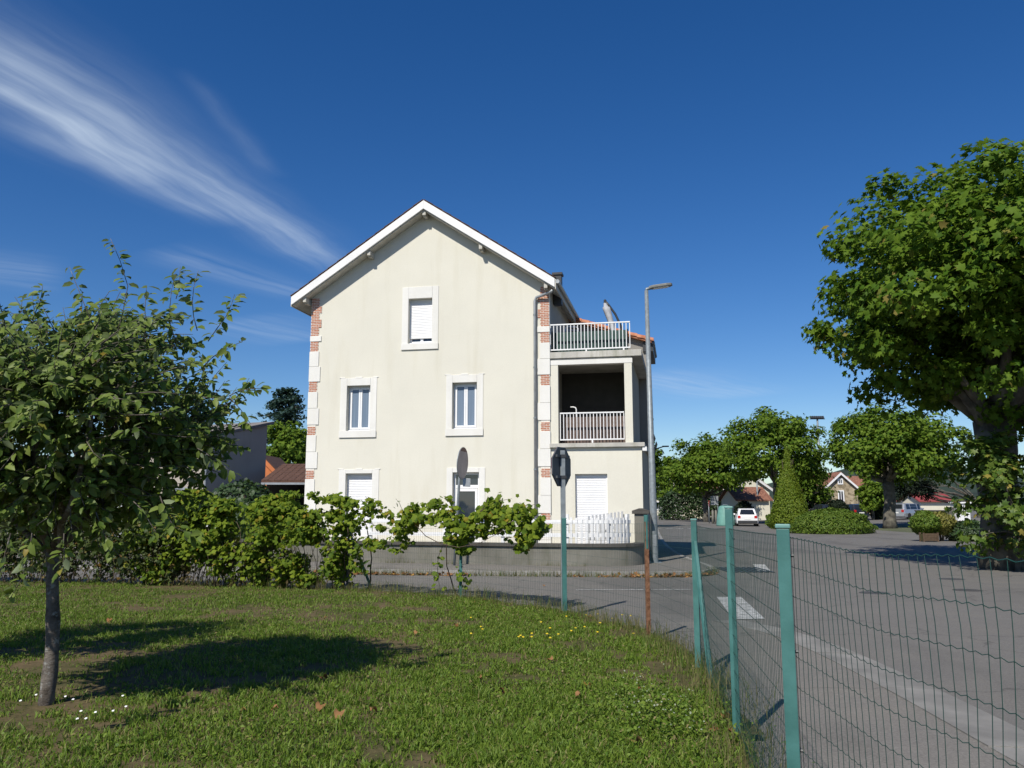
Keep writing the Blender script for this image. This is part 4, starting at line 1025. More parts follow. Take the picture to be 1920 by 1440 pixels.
# ------------------------------------------------------------------ vines and hedge on the fence
def vine(name, label, path, n_leaf, seed, top, bot, thick, leaf, mat, tmpl, canes, n_single=0, cat='vine', gap=.38, sprays=(), dry=0):
    """top(s)/bot(s): heights above ground along 0..1"""
    rs = np.random.RandomState(seed); path = np.array(path, float); dd = np.concatenate([[0], np.cumsum(np.linalg.norm(np.diff(path, axis=0), axis=1))])
    b0 = np.array([path[:, 0].mean(), np.interp(dd[-1] / 2, dd, path[:, 1]), 0]); b0[2] = gz(b0[0], b0[1])
    root = empty(name, b0, 0, label, cat)
    s = rs.rand(n_leaf * 3); hh = rs.rand(n_leaf * 3)
    x = np.interp(s * dd[-1], dd, path[:, 0]); y = np.interp(s * dd[-1], dd, path[:, 1])
    nz = fbm(s * dd[-1] * 4.2, hh * 6.5, seed); tp = np.array([top(v) for v in s]) + .34 * (fbm(s * dd[-1] * 3.0, s * 0, seed + 3) - .5); bt = np.array([bot(v) for v in s])
    keep = (nz > (gap + .11 * (1 - hh))) & (tp > bt + .05); s, hh, x, y, tp, bt = [q[keep][:n_leaf] for q in (s, hh, x, y, tp, bt)]
    n = len(s); z = bt + (tp - bt) * hh ** .8
    th = thick * (.35 + .65 * np.sin(np.pi * np.clip(hh, .05, .95))) * rs.normal(size=n) * .6
    pos = np.stack([x + th * .35, y + th, np.array([gz(a, b) for a, b in zip(x, y)]) + z], 1)
    nrm = np.stack([-.2 + rs.normal(size=n) * .5, -.6 + rs.normal(size=n) * .5, .55 + rs.normal(size=n) * .42], 1)
    mb = MB()
    for (a, b, r_) in canes:
        limb(mb, np.array(a) - b0, np.array(b) - b0, r_, r_ * .4, rs, 6, .12, 6)
        if len(canes) < 10: mb.build('cane', m_twig, root, smooth=True); mb = MB()
    ex = []
    for (a, b, k) in sprays:
        pl_ = np.array(limb(mb, np.array(a) - b0, np.array(b) - b0, .008, .003, rs, 5, .12, 4)) + b0
        for q in range(k):
            f = rs.rand() * 5; i0 = min(int(f), 4); ex.append(pl_[i0] + (pl_[i0 + 1] - pl_[i0]) * (f - i0) + rs.normal(size=3) * np.array([.06, .06, .06]))
    if dry:                                        # withered brown leaves hanging low
        sd_ = rs.rand(dry); xd = np.interp(sd_ * dd[-1], dd, path[:, 0]); yd = np.interp(sd_ * dd[-1], dd, path[:, 1]); kd_ = fbm(sd_ * dd[-1] * 3.0, sd_ * 0, seed + 8) > .42; xd, yd = xd[kd_], yd[kd_]; nd = len(xd)
        pd_ = np.stack([xd + rs.normal(size=nd) * .1, yd + rs.normal(size=nd) * .22, np.array([gz(a, b) for a, b in zip(xd, yd)]) + rs.uniform(.05, 1.1, nd)], 1)
        leaf_cloud('dry_leaves', pd_, np.stack([rs.normal(size=nd) * .6, -.6 + rs.normal(size=nd) * .6, .2 + rs.normal(size=nd) * .5], 1), .09 * rs.uniform(.5, 1.2, nd), SPRIG, m_withered, root, rs, tdir=np.tile([0, 0, -1.0], (nd, 1)), origin=b0)
    if ex:
        ex = np.array(ex); pos = np.concatenate([pos, ex]); nrm = np.concatenate([nrm, np.stack([rs.normal(size=len(ex)) * .5, -.6 + rs.normal(size=len(ex)) * .4, .55 + rs.normal(size=len(ex)) * .3], 1)])
    if mb.v: mb.build('shoot' if len(canes) < 10 else 'cane', m_twig, root, smooth=True)['kind'] = 'stuff'
    td = np.tile(np.array([0, -.15, -1.0]), (len(pos), 1)) + rs.normal(size=(len(pos), 3)) * .5
    score = -pos[:, 1] + rs.rand(len(pos)) * 2 + pos[:, 2]
    leaf_cloud('foliage', pos, nrm, leaf * rs.uniform(.6, 1.3, len(pos)), tmpl, mat, root, rs, tdir=td, singles=n_single, origin=b0, score=score)
    return root
rsv = np.random.RandomState(21)
def cane_set(path, n, h0, h1, r_):
    path = np.array(path, float); out = []
    for i in range(n):
        t_ = rsv.rand() * (len(path) - 1); k = min(int(t_), len(path) - 2); p_ = path[k] + (path[k + 1] - path[k]) * (t_ - k)
        a = np.array([p_[0], p_[1] + rsv.normal() * .08, gz(*p_)]); out.append((a, a + [rsv.normal() * .25, rsv.normal() * .12, rsv.uniform(h0, h1)], r_ * rsv.uniform(.6, 1.3)))
    return out
pa = [(-14.5, 20.4), (-11, 19.75), (-7.2, 18.85)]
vine('hedge', 'dark tangled hedge with bare lower stems behind the apple tree', pa, 15000, 31, lambda v: 1.88 + .12 * math.sin(v * 14), lambda v: .12 + .25 * math.sin(v * 23) ** 2, .5, .10, m_hedge, STAR, cane_set(pa, 130, .8, 1.5, .010), cat='hedge', gap=.34, dry=3200)
pb = [(-8.4, 19.1), (-5.6, 18.4), (-3.5, 17.85)]
vine('vine', 'dense yellow-green grapevine covering the fence left of the house', pb, 13000, 32, lambda v: 2.12 - .16 * v + .1 * math.sin(v * 9), lambda v: .03 + .15 * math.sin(v * 31) ** 2, .46, .10, m_vine, VINE, cane_set(pb, 70, .7, 1.6, .011), 300, gap=.45, dry=2600)
pc = [(-3.7, 17.9), (-2.4, 17.0), (-.97, 16.0), (.05, 14.7), (.50, 14.0)]
def topc(v): return 1.84 - .10 * v + .12 * math.sin(v * 17)
def botc(v): return (.90 + .28 * v + .18 * math.sin(v * 19)) if v > .12 else .45
spr = []
def sp(a, b, Y, k): spr.append((at(a[0], a[1], Y), at(b[0], b[1], Y), k))
sp((660, 1000), (685, 1070), 17.8, 22); sp((840, 990), (825, 1105), 16.4, 26); sp((860, 1060), (875, 1095), 16, 16); sp((640, 1010), (655, 1100), 17.9, 16)
sp((700, 985), (760, 1000), 17.2, 22); sp((940, 990), (1010, 960), 14.2, 26); sp((560, 1040), (575, 1095), 18.2, 22); sp((500, 1050), (510, 1100), 18.6, 22); sp((600, 1030), (612, 1090), 18.0, 20); sp((930, 975), (1004, 945), 14.4, 26); sp((900, 960), (960, 935), 14.8, 20); sp((850, 960), (832, 930), 15.8, 12); sp((760, 975), (742, 935), 16.6, 14); sp((690, 960), (685, 930), 17.4, 12); sp((900, 960), (915, 930), 15, 12); sp((950, 980), (985, 985), 14.5, 12)
vine('vine', 'trailing grapevine shoots reaching right along the wire fence', pc, 2700, 33, topc, botc, .34, .105, m_vine, VINE,
     [(G(690, 1105), at(680, 960, 17.6), .02), (G(858, 1118), at(850, 960, 15.9), .016), (at(780, 985, 16.5), at(990, 965, 14.3), .009)], 220, gap=.45, sprays=spr)

# ------------------------------------------------------------------ plane trees and shrubs to the right
T1 = G(1885, 1066)
broad_tree('plane_tree', 'huge plane tree with ivy-clad trunk at the right picture edge', T1, 4.4, .58, at(1950, 545, T1[1] - .4), (6.35, 6.2, 4.2), 58000, .25, PLANE, m_plane, 41, 420, .135, 'plane trees', 300, lo=.12, flip=-2, box=2.5)
broad_tree('sucker_shoots', 'leafy plane suckers growing up round the big trunk', T1 + [-.2, -1.0, 0], 1.2, .06, T1 + [-.35, -1.2, 2.0], (2.0, 1.0, 2.2), 3600, .21, PLANE, m_sucker, 42, 40, .26, None, 0, lo=.5, cat='shrub')
def far_tree(px, py_base, Y, box, n, seed, label, leaf=.34, trunk_r=.28):
    x0, x1, y0, y1 = box; c = at((x0 + x1) / 2, (y0 + y1) / 2, Y); rx = (x1 - x0) / 2 / F * Y * .92; rz_ = (y1 - y0) / 2 / F * Y * .92
    bx = at(px, 940, Y)[0]; b = (bx, Y, gz(bx, Y))
    return broad_tree('plane_tree', label, b, max(c[2] - rz_ * .75 - b[2], 1.6), trunk_r, c, (rx, rx * .95, rz_), int(n * 1.6), leaf * .85, STAR, m_plane_far, seed, 110, .21, 'plane trees', lo=.25)
far_tree(1667, 970, 62, (1543, 1808, 752, 925), 12000, 51, 'broad plane tree above the silver car', .36, .42)
far_tree(1456, 970, 78, (1352, 1558, 762, 930), 9000, 52, 'plane tree behind the cone-shaped conifer', .40)
far_tree(1322, 968, 90, (1245, 1405, 808, 952), 7500, 53, 'plane tree over the street beside the bottle bank', .42)
far_tree(1268, 966, 115, (1218, 1312, 848, 958), 5200, 54, 'smaller plane tree farthest down the street', .46)
far_tree(1216, 962, 70, (1175, 1246, 812, 965), 3800, 55, 'dark plane tree just behind the lamp post', .36)
far_tree(1498, 966, 95, (1455, 1560, 880, 955), 2600, 56, 'low bushy plane tree between the conifer and stone house', .40, .12)
far_tree(1635, 966, 80, (1605, 1665, 895, 965), 2000, 57, 'small round tree left of the silver car', .36, .12)

broad_tree('evergreen_tree', 'dark evergreen tree behind the silver car', (G(1700, 968)[0] + 3, 84, gz(45, 84)), 1.6, .2, at(1712, 905, 84), (2.6, 2.4, 2.3), 4500, .24, STAR, m_yew, 58, 50, .25, lo=.3)
C0 = G(1482, 992); s_ = C0[1] / F
surface_shrub('conifer', 'tall clipped cone-shaped conifer on the car park island', C0, ([(32 * s_, 0), (36 * s_, 12 * s_), (27 * s_, 48 * s_), (18 * s_, 84 * s_), (9 * s_, 116 * s_), (3 * s_, 140 * s_), (.01, 150 * s_)], (1, 1)), 17000, .13, m_thuja, 61, TUFT, 1.2, 'conifer')
J0 = G(1560, 1000); s_ = J0[1] / F
surface_shrub('juniper', 'wide spreading green juniper mound beside the conifer', J0, ([(70 * s_, 0), (72 * s_, 12 * s_), (60 * s_, 30 * s_), (35 * s_, 40 * s_), (.05, 44 * s_)], (1, .8)), 20000, .12, m_juniper, 62, TUFT, .2)
J1 = G(1462, 990)
surface_shrub('shrub', 'low leafy shrub at the foot of the conifer', J1, ([(.5, 0), (.95, .3), (.8, .9), (.3, 1.2), (.03, 1.25)], (1.2, 1)), 1200, .2, m_juniper, 63, TUFT, .4)
P0 = G(1748, 1015); s_ = P0[1] / F
surface_shrub('shrub', 'bushy dark green shrub above the wooden planter', P0 + [-.2, .2, .0], ([(.4, .3), (.8, .7), (.75, 1.1), (.35, 1.45), (.03, 1.5)], (.9, .9)), 3600, .11, m_juniper, 64, TUFT, .8)
surface_shrub('shrub', 'yellow-tipped golden shrub in the planter bed', P0 + [.7, .4, .0], ([(.4, .3), (.75, .8), (.7, 1.2), (.3, 1.4), (.03, 1.45)], (.9, .9)), 3200, .11, m_golden, 65, TUFT, .8)
surface_shrub('shrub', 'dark spreading juniper nearest the big plane trunk', P0 + [2.2, .3, .0], ([(1.0, 0), (1.35, .35), (1.15, .75), (.5, .95), (.03, 1.0)], (1, .8)), 4200, .13, m_dark_leaf, 66, TUFT, .2)
pt = empty('planter', P0 + [-.35, -.55, 0], 0, 'small weathered wooden planter box beneath the shrubs', 'planter')
for i in range(4): mb = MB(); mb.box(-.38, .38, -.02, .02, .05 + i * .095, .135 + i * .095); mb.build('board', m_wood, pt)
for x in (-.36, .36): mb = MB(); mb.box(x - .04, x + .04, -.06, -.021, 0, .46); mb.build('post', m_wood, pt); mb = MB(); mb.box(x - .04, x + .04, .3, .38, 0, .46); mb.build('post', m_wood, pt)
mb = MB(); mb.box(-.37, .37, .03, .3, .05, .38); mb.build('soil', m_soil, pt)
def dome(px, py, w, h, label, seed):
    p_ = G(px, py); s_ = p_[1] / F; w *= s_; h *= s_
    surface_shrub('topiary', label, p_, ([(w * .8, 0), (w, h * .35), (w * .85, h * .7), (w * .45, h * .93), (.03, h)], (1, 1)), 2600, .22, m_yew, seed, TUFT, .5, 'topiary', 'dark clipped domes')
dome(1396, 982, 19, 40, 'dark clipped dome shrub behind the white car', 71); dome(1573, 974, 19, 34, 'dark clipped dome shrub behind the juniper mound', 72); dome(1652, 974, 18, 38, 'dark clipped dome shrub under the broad plane tree', 73)

# ------------------------------------------------------------------ cars
def car(label, loc, rz, paint, L=4.3, W=1.78, H=1.5, wagon=False, group='parked cars'):
    root = empty('parked_car', loc, rz, label, 'car', group)          # x forward, rear at -L/2
    hb = H * .60; r = .31; x0 = -L / 2; x1 = L / 2
    def loft(stations, mat, name, par, smooth=True):
        """stations: (x, halfwidth_bottom, halfwidth_mid, halfwidth_top, z0, zmid, z1)"""
        mb = MB(); vs = []
        for (x, wb_, wm_, wt_, z0, zm, z1) in stations:
            vs += [(x, -wb_, z0), (x, -wm_, zm), (x, -wt_, z1), (x, wt_, z1), (x, wm_, zm), (x, wb_, z0)]
        n = len(stations); fs = [(i * 6 + k, i * 6 + (k + 1) % 6, i * 6 + 6 + (k + 1) % 6, i * 6 + 6 + k) for i in range(n - 1) for k in range(6)]
        fs += [tuple(range(5, -1, -1)), tuple((n - 1) * 6 + k for k in range(6))]; mb.add(vs, fs)
        o = mb.build(name, mat, par, smooth=False, bevel=.04); return o
    w = W / 2
    body = loft([(x0, w * .84, w * .90, w * .84, .32, .55, hb - .02), (x0 + .14, w * .95, w * .99, w * .90, .22, .56, hb + .02), (x0 + .9, w, w, w * .93, .20, .58, hb + .03), (x1 - 1.5, w, w, w * .93, .20, .58, hb), (x1 - .6, w * .98, w * .98, w * .86, .20, .56, hb - .10), (x1 - .08, w * .86, w * .88, w * .74, .24, .5, hb - .22), (x1, w * .7, w * .75, w * .66, .3, .48, hb - .32)], paint, 'body', root)
    rear = x0 + (.10 if wagon else .16); top_r = x0 + (.36 if wagon else .62)
    gh = loft([(rear, w * .84, w * .83, w * .80, hb, hb + .03, hb + .06), (top_r, w * .90, w * .82, w * .70, hb, hb + (H - hb) * .55, H - .06), (top_r + .5, w * .92, w * .84, w * .72, hb, hb + (H - hb) * .55, H), (x1 - 2.0, w * .92, w * .84, w * .70, hb, hb + (H - hb) * .55, H - .04), (x1 - 1.15, w * .90, w * .86, w * .80, hb - .03, hb, hb + .04)], paint, 'cabin', root)
    # glazing set just proud of the cabin
    def pane(pts, name='window'): mb = MB(); mb.add(pts, [tuple(range(len(pts)))]); mb.build(name, m_carglass, gh)
    def lerp(a, b, t_): return tuple(a[i] + (b[i] - a[i]) * t_ for i in range(3))
    a = (rear, -w * .80, hb + .06); b = (rear, w * .80, hb + .06); c_ = (top_r, w * .70, H - .06); d_ = (top_r, -w * .70, H - .06)
    q = [lerp(lerp(a, b, u), lerp(d_, c_, u), v) for (u, v) in ((.08, .05), (.92, .05), (.88, .86), (.12, .86))]; pane([(x - .035, y, z + .03) for (x, y, z) in q], 'rear_window')
    for s in (-1, 1):
        zt = hb + (H - hb) * .86; zb = hb + .06
        for (xa, xb) in ((top_r + .12, top_r + .75), (top_r + .82, x0 + L * .50), (x0 + L * .52, x1 - 1.75)):
            pane([(xa, s * (w * .91 + .012), zb), (xb, s * (w * .91 + .012), zb), (xb - .03, s * (w * .765 + .014), zt), (xa + .05, s * (w * .765 + .014), zt)][::s])
        mb = MB(); mb.box(x0 - .012, x0 + .14, s * w * .74 - .12, s * w * .74 + .12, hb - .24, hb + .0); mb.build('tail_light', m_tail, root, bevel=.02)
        for xw in (x0 + .78, x1 - .82):
            wh = empty('wheel', (xw, s * (w - .09), r)); wh.parent = root
            mb = MB(); mb.lathe([(r * .62, -.1), (r * .93, -.1), (r, -.06), (r, .06), (r * .93, .1), (r * .62, .1)], 20); me_ = mb.mesh('tyre', m_tyre); me_.transform(Matrix.Rotation(R(90), 4, 'X')); link('tyre', me_, wh)
            mb = MB(); mb.lathe([(r * .62, -.08), (r * .60, .0), (r * .2, .02), (r * .62, .08)], 12); me_ = mb.mesh('rim', m_galv); me_.transform(Matrix.Rotation(R(90), 4, 'X')); link('rim', me_, wh)
        mb = MB(); mb.box(x1 - 1.55, x1 - 1.40, s * (w + .02) - .08, s * (w + .02) + .10, hb + .02, hb + .16); mb.build('mirror', paint, root, bevel=.03)
    mb = MB(); mb.box(x0 - .05, x0 + .2, -w * .88, w * .88, .26, .50); mb.build('bumper', m_dark if not wagon else paint, root, bevel=.04)
    mb = MB(); mb.box(x0 - .02, x0 + .02, -.26, .26, hb - .34, hb - .23); mb.build('number_plate', m_plate, root)
    return root
def place(px, py): return G(px, py)
c0 = place(1412, 987); car('white hatchback seen from behind beside the bottle bank', c0 + [0, 2.1, 0], R(78), m_cwhite, 4.2, 1.85, 1.52)
c0 = G(1712, 974); car('silver estate car parked under the broad plane tree', c0 + [.6, 1.9, 0], R(35), m_csilver, 4.6, 1.75, 1.50, True)
c0 = G(1555, 972); car('dark car mostly hidden behind the juniper mound', c0 + [0, 2, 0], R(100), m_cdark, 4.2, 1.8, 1.5)
c0 = G(1612, 973); car('dark car with pale lower edge parked near the dark domes', c0 + [0, 2, 0], R(95), m_cdark, 4.3, 1.8, 1.5, True)
car('white van-like car parked behind the hedge on the left', (-13.5, 33.5, .3), R(8), m_cwhite, 4.6, 1.9, 2.05, True)

# ------------------------------------------------------------------ street furniture far right
bk = G(1361, 986); s_ = bk[1] / F
bb = empty('bottle_bank', bk, 0, 'pale green bottle bank tapering to a rounded top by the street', 'recycling bin')
mb = MB(); w_ = 17 * s_; h_ = 37 * s_
mb.lathe([(w_, 0), (w_ * 1.0, h_ * .06), (w_ * .93, h_ * .4), (w_ * .74, h_ * .86), (w_ * .66, h_ * .95), (w_ * .45, h_)], 20); mb.build('body', m_bank, bb, smooth=True)
for a_ in (-100, -78): mb = MB(); mb.tube([(w_ * .70 * math.cos(R(a_)), w_ * .70 * math.sin(R(a_)), h_ * .82), (w_ * .86 * math.cos(R(a_)), w_ * .86 * math.sin(R(a_)), h_ * .82)], .09, 12); mb.build('hatch', m_dark if a_ == -100 else m_pvc, bb)
mb = MB(); mb.tube([(-.2, 0, h_ * .98), (-.2, 0, h_ * 1.05), (.2, 0, h_ * 1.05), (.2, 0, h_ * .98)], .03, 6); mb.build('lifting_eye', m_galv, bb)
def pole(name, px, py, ytop, r_, mat, label, cat='pole', Y=None):
    b = G(px, py) if Y is None else np.array([at(px, py, Y)[0], Y, gz(at(px, py, Y)[0], Y)]); top = at(px, ytop, b[1])[2] - b[2]; p_ = empty(name, b, 0, label, cat)
    mb = MB(); mb.tube([(0, 0, -.1), (0, 0, top * .5), (0, 0, top)], [r_, r_ * .9, r_ * .75], 10); mb.build('shaft', mat, p_, smooth=True); return p_, top
p_, tp = pole('utility_pole', 1422, 975, 893, .11, m_galv, 'thin pale pole in front of the cream house')
mb = MB(); mb.lathe([(.09, 0), (.13, .1), (.02, .2)], 8, (0, 0, tp)); mb.build('pole_cap', m_galv, p_)
p_, tp = pole('wooden_post', 1303, 972, 932, .14, m_wood, 'brown wooden post beside the street under the planes')
mb = MB(); mb.lathe([(.12, 0), (.08, .06), (.02, .1)], 8, (0, 0, tp)); mb.build('post_cap', m_wood, p_)
p_, tp = pole('concrete_post', 1281, 969, 930, .16, m_cream2, 'pale concrete post beside the street under the planes')
mb = MB(); mb.lathe([(.16, 0), (.16, .08), (.02, .14)], 4, (0, 0, tp)); mb.build('post_cap', m_cream2, p_)
p_, tp = pole('sign_post', 1330, 981, 945, .05, m_galv, 'red round road sign on a thin post near the bottle bank', 'sign')
mb = MB(); mb.prism([(.36 * math.cos(2 * math.pi * k / 24), .36 * math.sin(2 * math.pi * k / 24) + tp) for k in range(24)], -.08, -.05); so = mb.build('sign_plate', m_red, p_)
mb = MB(); mb.box(-.26, .26, -.09, -.081, tp - .06, tp + .06); mb.build('white_bar', m_pvc, so); p_.rotation_euler.z = R(68)
p_, tp = pole('sign_post', 1347, 979, 930, .05, m_galv, 'pale rectangular road panel seen behind the bottle bank', 'sign')
mb = MB(); mb.box(-.75, .05, -.09, -.06, tp - .95, tp); mb.build('sign_plate', m_zinc, p_)
for i, px in enumerate((1337, 1343)): p_, tp = pole('bollard', px, 982, 958, .13, m_cwall, ('short pale stone bollard left of the bottle bank', 'short pale stone bollard touching the bottle bank')[i], 'bollard'); mb = MB(); mb.lathe([(.10, 0), (.10, .03), (.02, .10)], 10, (0, 0, tp)); mb.build('bollard_cap', m_cwall, p_)
# floodlight mast
p_, tp = pole('floodlight_mast', 1541, 945, 786, .22, m_galv, 'tall stadium floodlight mast rising behind the trees', 'mast', 150)
mb = MB(); mb.box(-1.35, 1.35, -.1, .1, tp - .02, tp + .12); mb.box(-1.1, 1.1, -.5, .5, tp + .13, tp + .20); mb.build('head_frame', m_dark, p_)
for i in range(7): mb = MB(); mb.prism([(-.3, tp + .2), (.1, tp + .62), (.2, tp + .55), (.15, tp + .2)], -1.3 + i * .37, -1.3 + i * .37 + .28, 'x'); mb.build('floodlight', m_dark, p_)
# low gate pillars right
for i, (px, w_) in enumerate(((1802, .55), (1790, .35))):
    b = G(px, 976); p_ = empty('gate_post', b, 0, ('white gate post with moulded cap by the low red-roofed building', 'shorter grey gate post left of the white one')[i], 'gate post'); s_ = b[1] / F; h_ = (31, 22)[i] * s_
    mb = MB(); mb.box(-w_, w_, -w_, w_, -.05, h_); mb.build('shaft', m_white if i == 0 else m_cwall, p_, bevel=.02); mb = MB(); mb.box(-w_ * 1.2, w_ * 1.2, -w_ * 1.2, w_ * 1.2, h_ + .002, h_ + .14); mb.build('cap', m_white if i == 0 else m_cwall, p_, bevel=.02)
b = G(1766, 974); wl_ = empty('low_wall', b, 0, 'low reddish boundary wall left of the gate posts', 'wall'); mb = MB(); mb.box(-2.3, 1.6, -.15, .15, -.1, .75); mb.build('wall', m_cwall, wl_); mb = MB(); mb.box(-2.35, 1.65, -.2, .2, .752, .84); mb.build('coping', m_coping, wl_)

# ------------------------------------------------------------------ background houses
def gable_house(name, label, base, rz, W, D, hw, hr, wallm, roofm, windows=(), axis='gable', over=.35, cat='house', vm=None):
    """gable end faces local -y; W across, D deep; windows: (x, z, w, h) on the front"""
    root = empty(name, base, rz, label, cat)
    mb = MB(); mb.prism([(-W / 2, -.3), (W / 2, -.3), (W / 2, hw), (0, hw + hr), (-W / 2, hw)], 0, D); wo_ = mb.build('wall', wallm, root)
    k = hr / (W / 2)
    rf = MB()
    for s in (-1, 1):
        a = (0, hw + hr + .03); b = (s * (W / 2 + over), hw - k * over + .03); pts = [a, b, (b[0], b[1] + .14), (0, a[1] + .14)]
        rf.prism(pts if s > 0 else pts[::-1], -over, D + over)
    ro_ = rf.build('roof', roofm, root)
    mb = MB()
    for s in (-1, 1):
        a = (0, hw + hr + .0); b = (s * (W / 2 + over), hw - k * over); pts = [(0, a[1] - .22), (b[0], b[1] - .22), (b[0], b[1] + .1), (0, a[1] + .1)]
        mb.prism(pts if s > 0 else pts[::-1], -over - .06, -over - .01)
    mb.build('verge_board', vm or m_board, ro_)
    for (x, z, w_, h_) in windows:
        wd = empty('window'); wd.parent = root
        mb = MB(); bars(mb, x - w_ / 2 - .14, x + w_ / 2 + .14, z - .14, z + h_ + .14, -.06, -.005, .15); mb.build('window_frame', m_white, wd)
        mb = MB(); mb.box(x - w_ / 2, x + w_ / 2, -.03, -.004, z, z + h_); mb.build('pane', m_glass, wd)
        mb = MB(); mb.box(x - .04, x + .04, -.05, -.031, z, z + h_); mb.build('mullion', m_white, wd)
    return root
def hb_(px, Y, py=950): x = at(px, py, Y)[0]; return np.array([x, Y, gz(x, Y)])
b = hb_(1402, 100); gable_house('cream_house', 'cream gabled house with red roof behind the white car', b, R(8), 5.6, 9, 3.6, 1.9, m_cream2, m_tile, [(1.4, 1.8, .8, 1.1)])
b = hb_(1425, 94); gh = gable_house('garage', 'low annex with brownish red roof and dark garage door', b, R(98), 4.6, 3.6, 2.2, 1.25, m_cream2, m_tile); mb = MB(); mb.box(-.02, .05, .5, 3.2, .0, 1.9, Matrix.Rotation(R(-90), 4, 'Z') @ Matrix.Translation((0, -1.8, 0))); 
b = hb_(1376, 112); gable_house('red_roof_house', 'red roofed house glimpsed left of the cream gable', b, R(96), 6, 8, 3.2, 2.4, m_cream2, m_tile)
b = hb_(1578, 110); sh_ = gable_house('stone_house', 'rubble stone house with white trimmed gable and brown roof', b, R(3), 4.6, 8, 3.4, 2.0, m_fieldstone, m_tile, [(0, 1.7, .55, 1.3), (0, 4.05, .45, .5)])
mb = MB(); mb.box(-3.6, 5.2, .6, 7, -.3, 3.1); mb.build('side_wall', m_fieldstone, sh_)
mb = MB(); mb.prism([(.2, 3.05), (.25, 3.2), (3.8, 5.15), (7.4, 3.2), (7.4, 3.05)], -3.9, 5.5, 'x'); mb.build('side_roof', m_tile, sh_)
wd = empty('window'); wd.parent = sh_; mb = MB(); bars(mb, 3.0, 3.95, 1.5, 2.9, .5, .59, .15); mb.build('window_frame', m_white, wd); mb = MB(); mb.box(3.1, 3.85, .55, .598, 1.6, 2.8); mb.build('pane', m_glass, wd)
mb = MB(); mb.box(-1.2, 1.2, -.09, -.004, 0, 1.0); mb.build('garage_door', m_pvc, sh_)
b = hb_(1600, 122); gable_house('house', 'pale rendered house with brown roof right of the stone house', b, R(94), 6, 9, 3.0, 1.8, m_cream2, m_tile_brown)
b = hb_(1764, 100); gable_house('low_building', 'low pale building with bright red roof near the gate posts', b, R(95), 4.2, 3.8, 1.7, .9, m_cream2, M('red_sheet', (.28, .055, .05), .6, .15, 2))
b = hb_(1245, 135); gable_house('end_house', 'pale house at the far end of the street', b, R(10), 6, 8, 2.6, 1.4, m_cream2, m_tile, [(-1, 1, .8, 1.1)])
rs = np.random.RandomState(59)
def street_hedge(label, px0, px1, y0_, Y, n, seed):
    a_ = at(px0, y0_, Y); b_ = at(px1, y0_, Y); ba = np.array([(a_[0] + b_[0]) / 2, Y, gz(a_[0], Y)]); root = empty('street_hedge', ba, 0, label, 'hedge'); h_ = a_[2] - ba[2]; L_ = b_[0] - a_[0]
    u_ = rs.rand(n); pos = np.stack([(u_ - .5) * L_, rs.normal(size=n) * .5, rs.rand(n) ** .8 * h_ * (.8 + .35 * fbm(u_ * L_ * .8, u_ * 0, seed))], 1)
    leaf_cloud('foliage', pos, np.array([0, -.4, .6]) + rs.normal(size=(n, 3)) * .6, .28 * rs.uniform(.6, 1.3, n), STAR, m_dark_leaf, root, rs)
    mb = MB()
    for k in range(12): x_ = (k / 11 - .5) * L_ * .95; mb.tube([(x_, 0, -.05), (x_ + .1, 0, h_ * .8)], [.05, .02], 5)
    mb.build('stem', m_twig, root)
street_hedge('dark hedge lining the far street under the planes', 1236, 1352, 915, 100, 6000, 3)
street_hedge('dark hedge behind the parked cars and juniper', 1500, 1560, 930, 96, 2200, 4)
# left: monopitch building
mono = empty('monopitch_building', (-14.7, 40, .2), 0, 'pale building with grey monopitch roof left of the gabled house', 'building')
c1 = np.array([0, 0]); e1 = np.array([.4, .917]) * 4.2; w1 = np.array([-.917, .4]) * 9.0
def zt(q): return 5.05 + .235 * (q @ np.array([.4, .917]))
def mpoly(pts, z0, z1f, name, mat, th=None):
    mb = MB(); n = len(pts); lo = [(p_[0], p_[1], z0(p_) if callable(z0) else z0) for p_ in pts]; hi = [(p_[0], p_[1], z1f(p_)) for p_ in pts]
    mb.add(lo + hi, [tuple(range(n - 1, -1, -1)), tuple(range(n, 2 * n))] + [(i, (i + 1) % n, n + (i + 1) % n, n + i) for i in range(n)]); return mb.build(name, mat, mono)
mpoly([c1, e1, e1 + w1, w1], -.3, zt, 'wall', m_greywall)
g_ = [c1 - [.25, .35], e1 + [.30, .2], e1 + w1 + [-.2, .4], w1 - [.4, .1]]
mpoly([np.array(q) for q in g_], lambda q: zt(np.array(q)) + .02, lambda q: zt(np.array(q)) + .16, 'roof', m_roofsheet)
for i in range(3):
    q = w1 * (.12 + .3 * i); q2 = w1 * (.12 + .3 * i + .17); nrm = np.array([-.4, -.917]) * .02
    mb = MB(); vs = [(q[0] + nrm[0], q[1] + nrm[1], 1.1), (q2[0] + nrm[0], q2[1] + nrm[1], 1.1), (q2[0] + nrm[0], q2[1] + nrm[1], 2.7), (q[0] + nrm[0], q[1] + nrm[1], 2.7)]; mb.add(vs, [(0, 1, 2, 3), (3, 2, 1, 0)][:1])
    mb.add([(v[0] - nrm[0] * 3, v[1] - nrm[1] * 3, v[2]) for v in vs], [(3, 2, 1, 0)]); mb.build('window', m_zinc, mono)
mb = MB(); mb.tube([(-.03, -.06, 0), (-.03, -.06, 5.0)], .06, 8); mb.build('downpipe', m_zinc, mono)
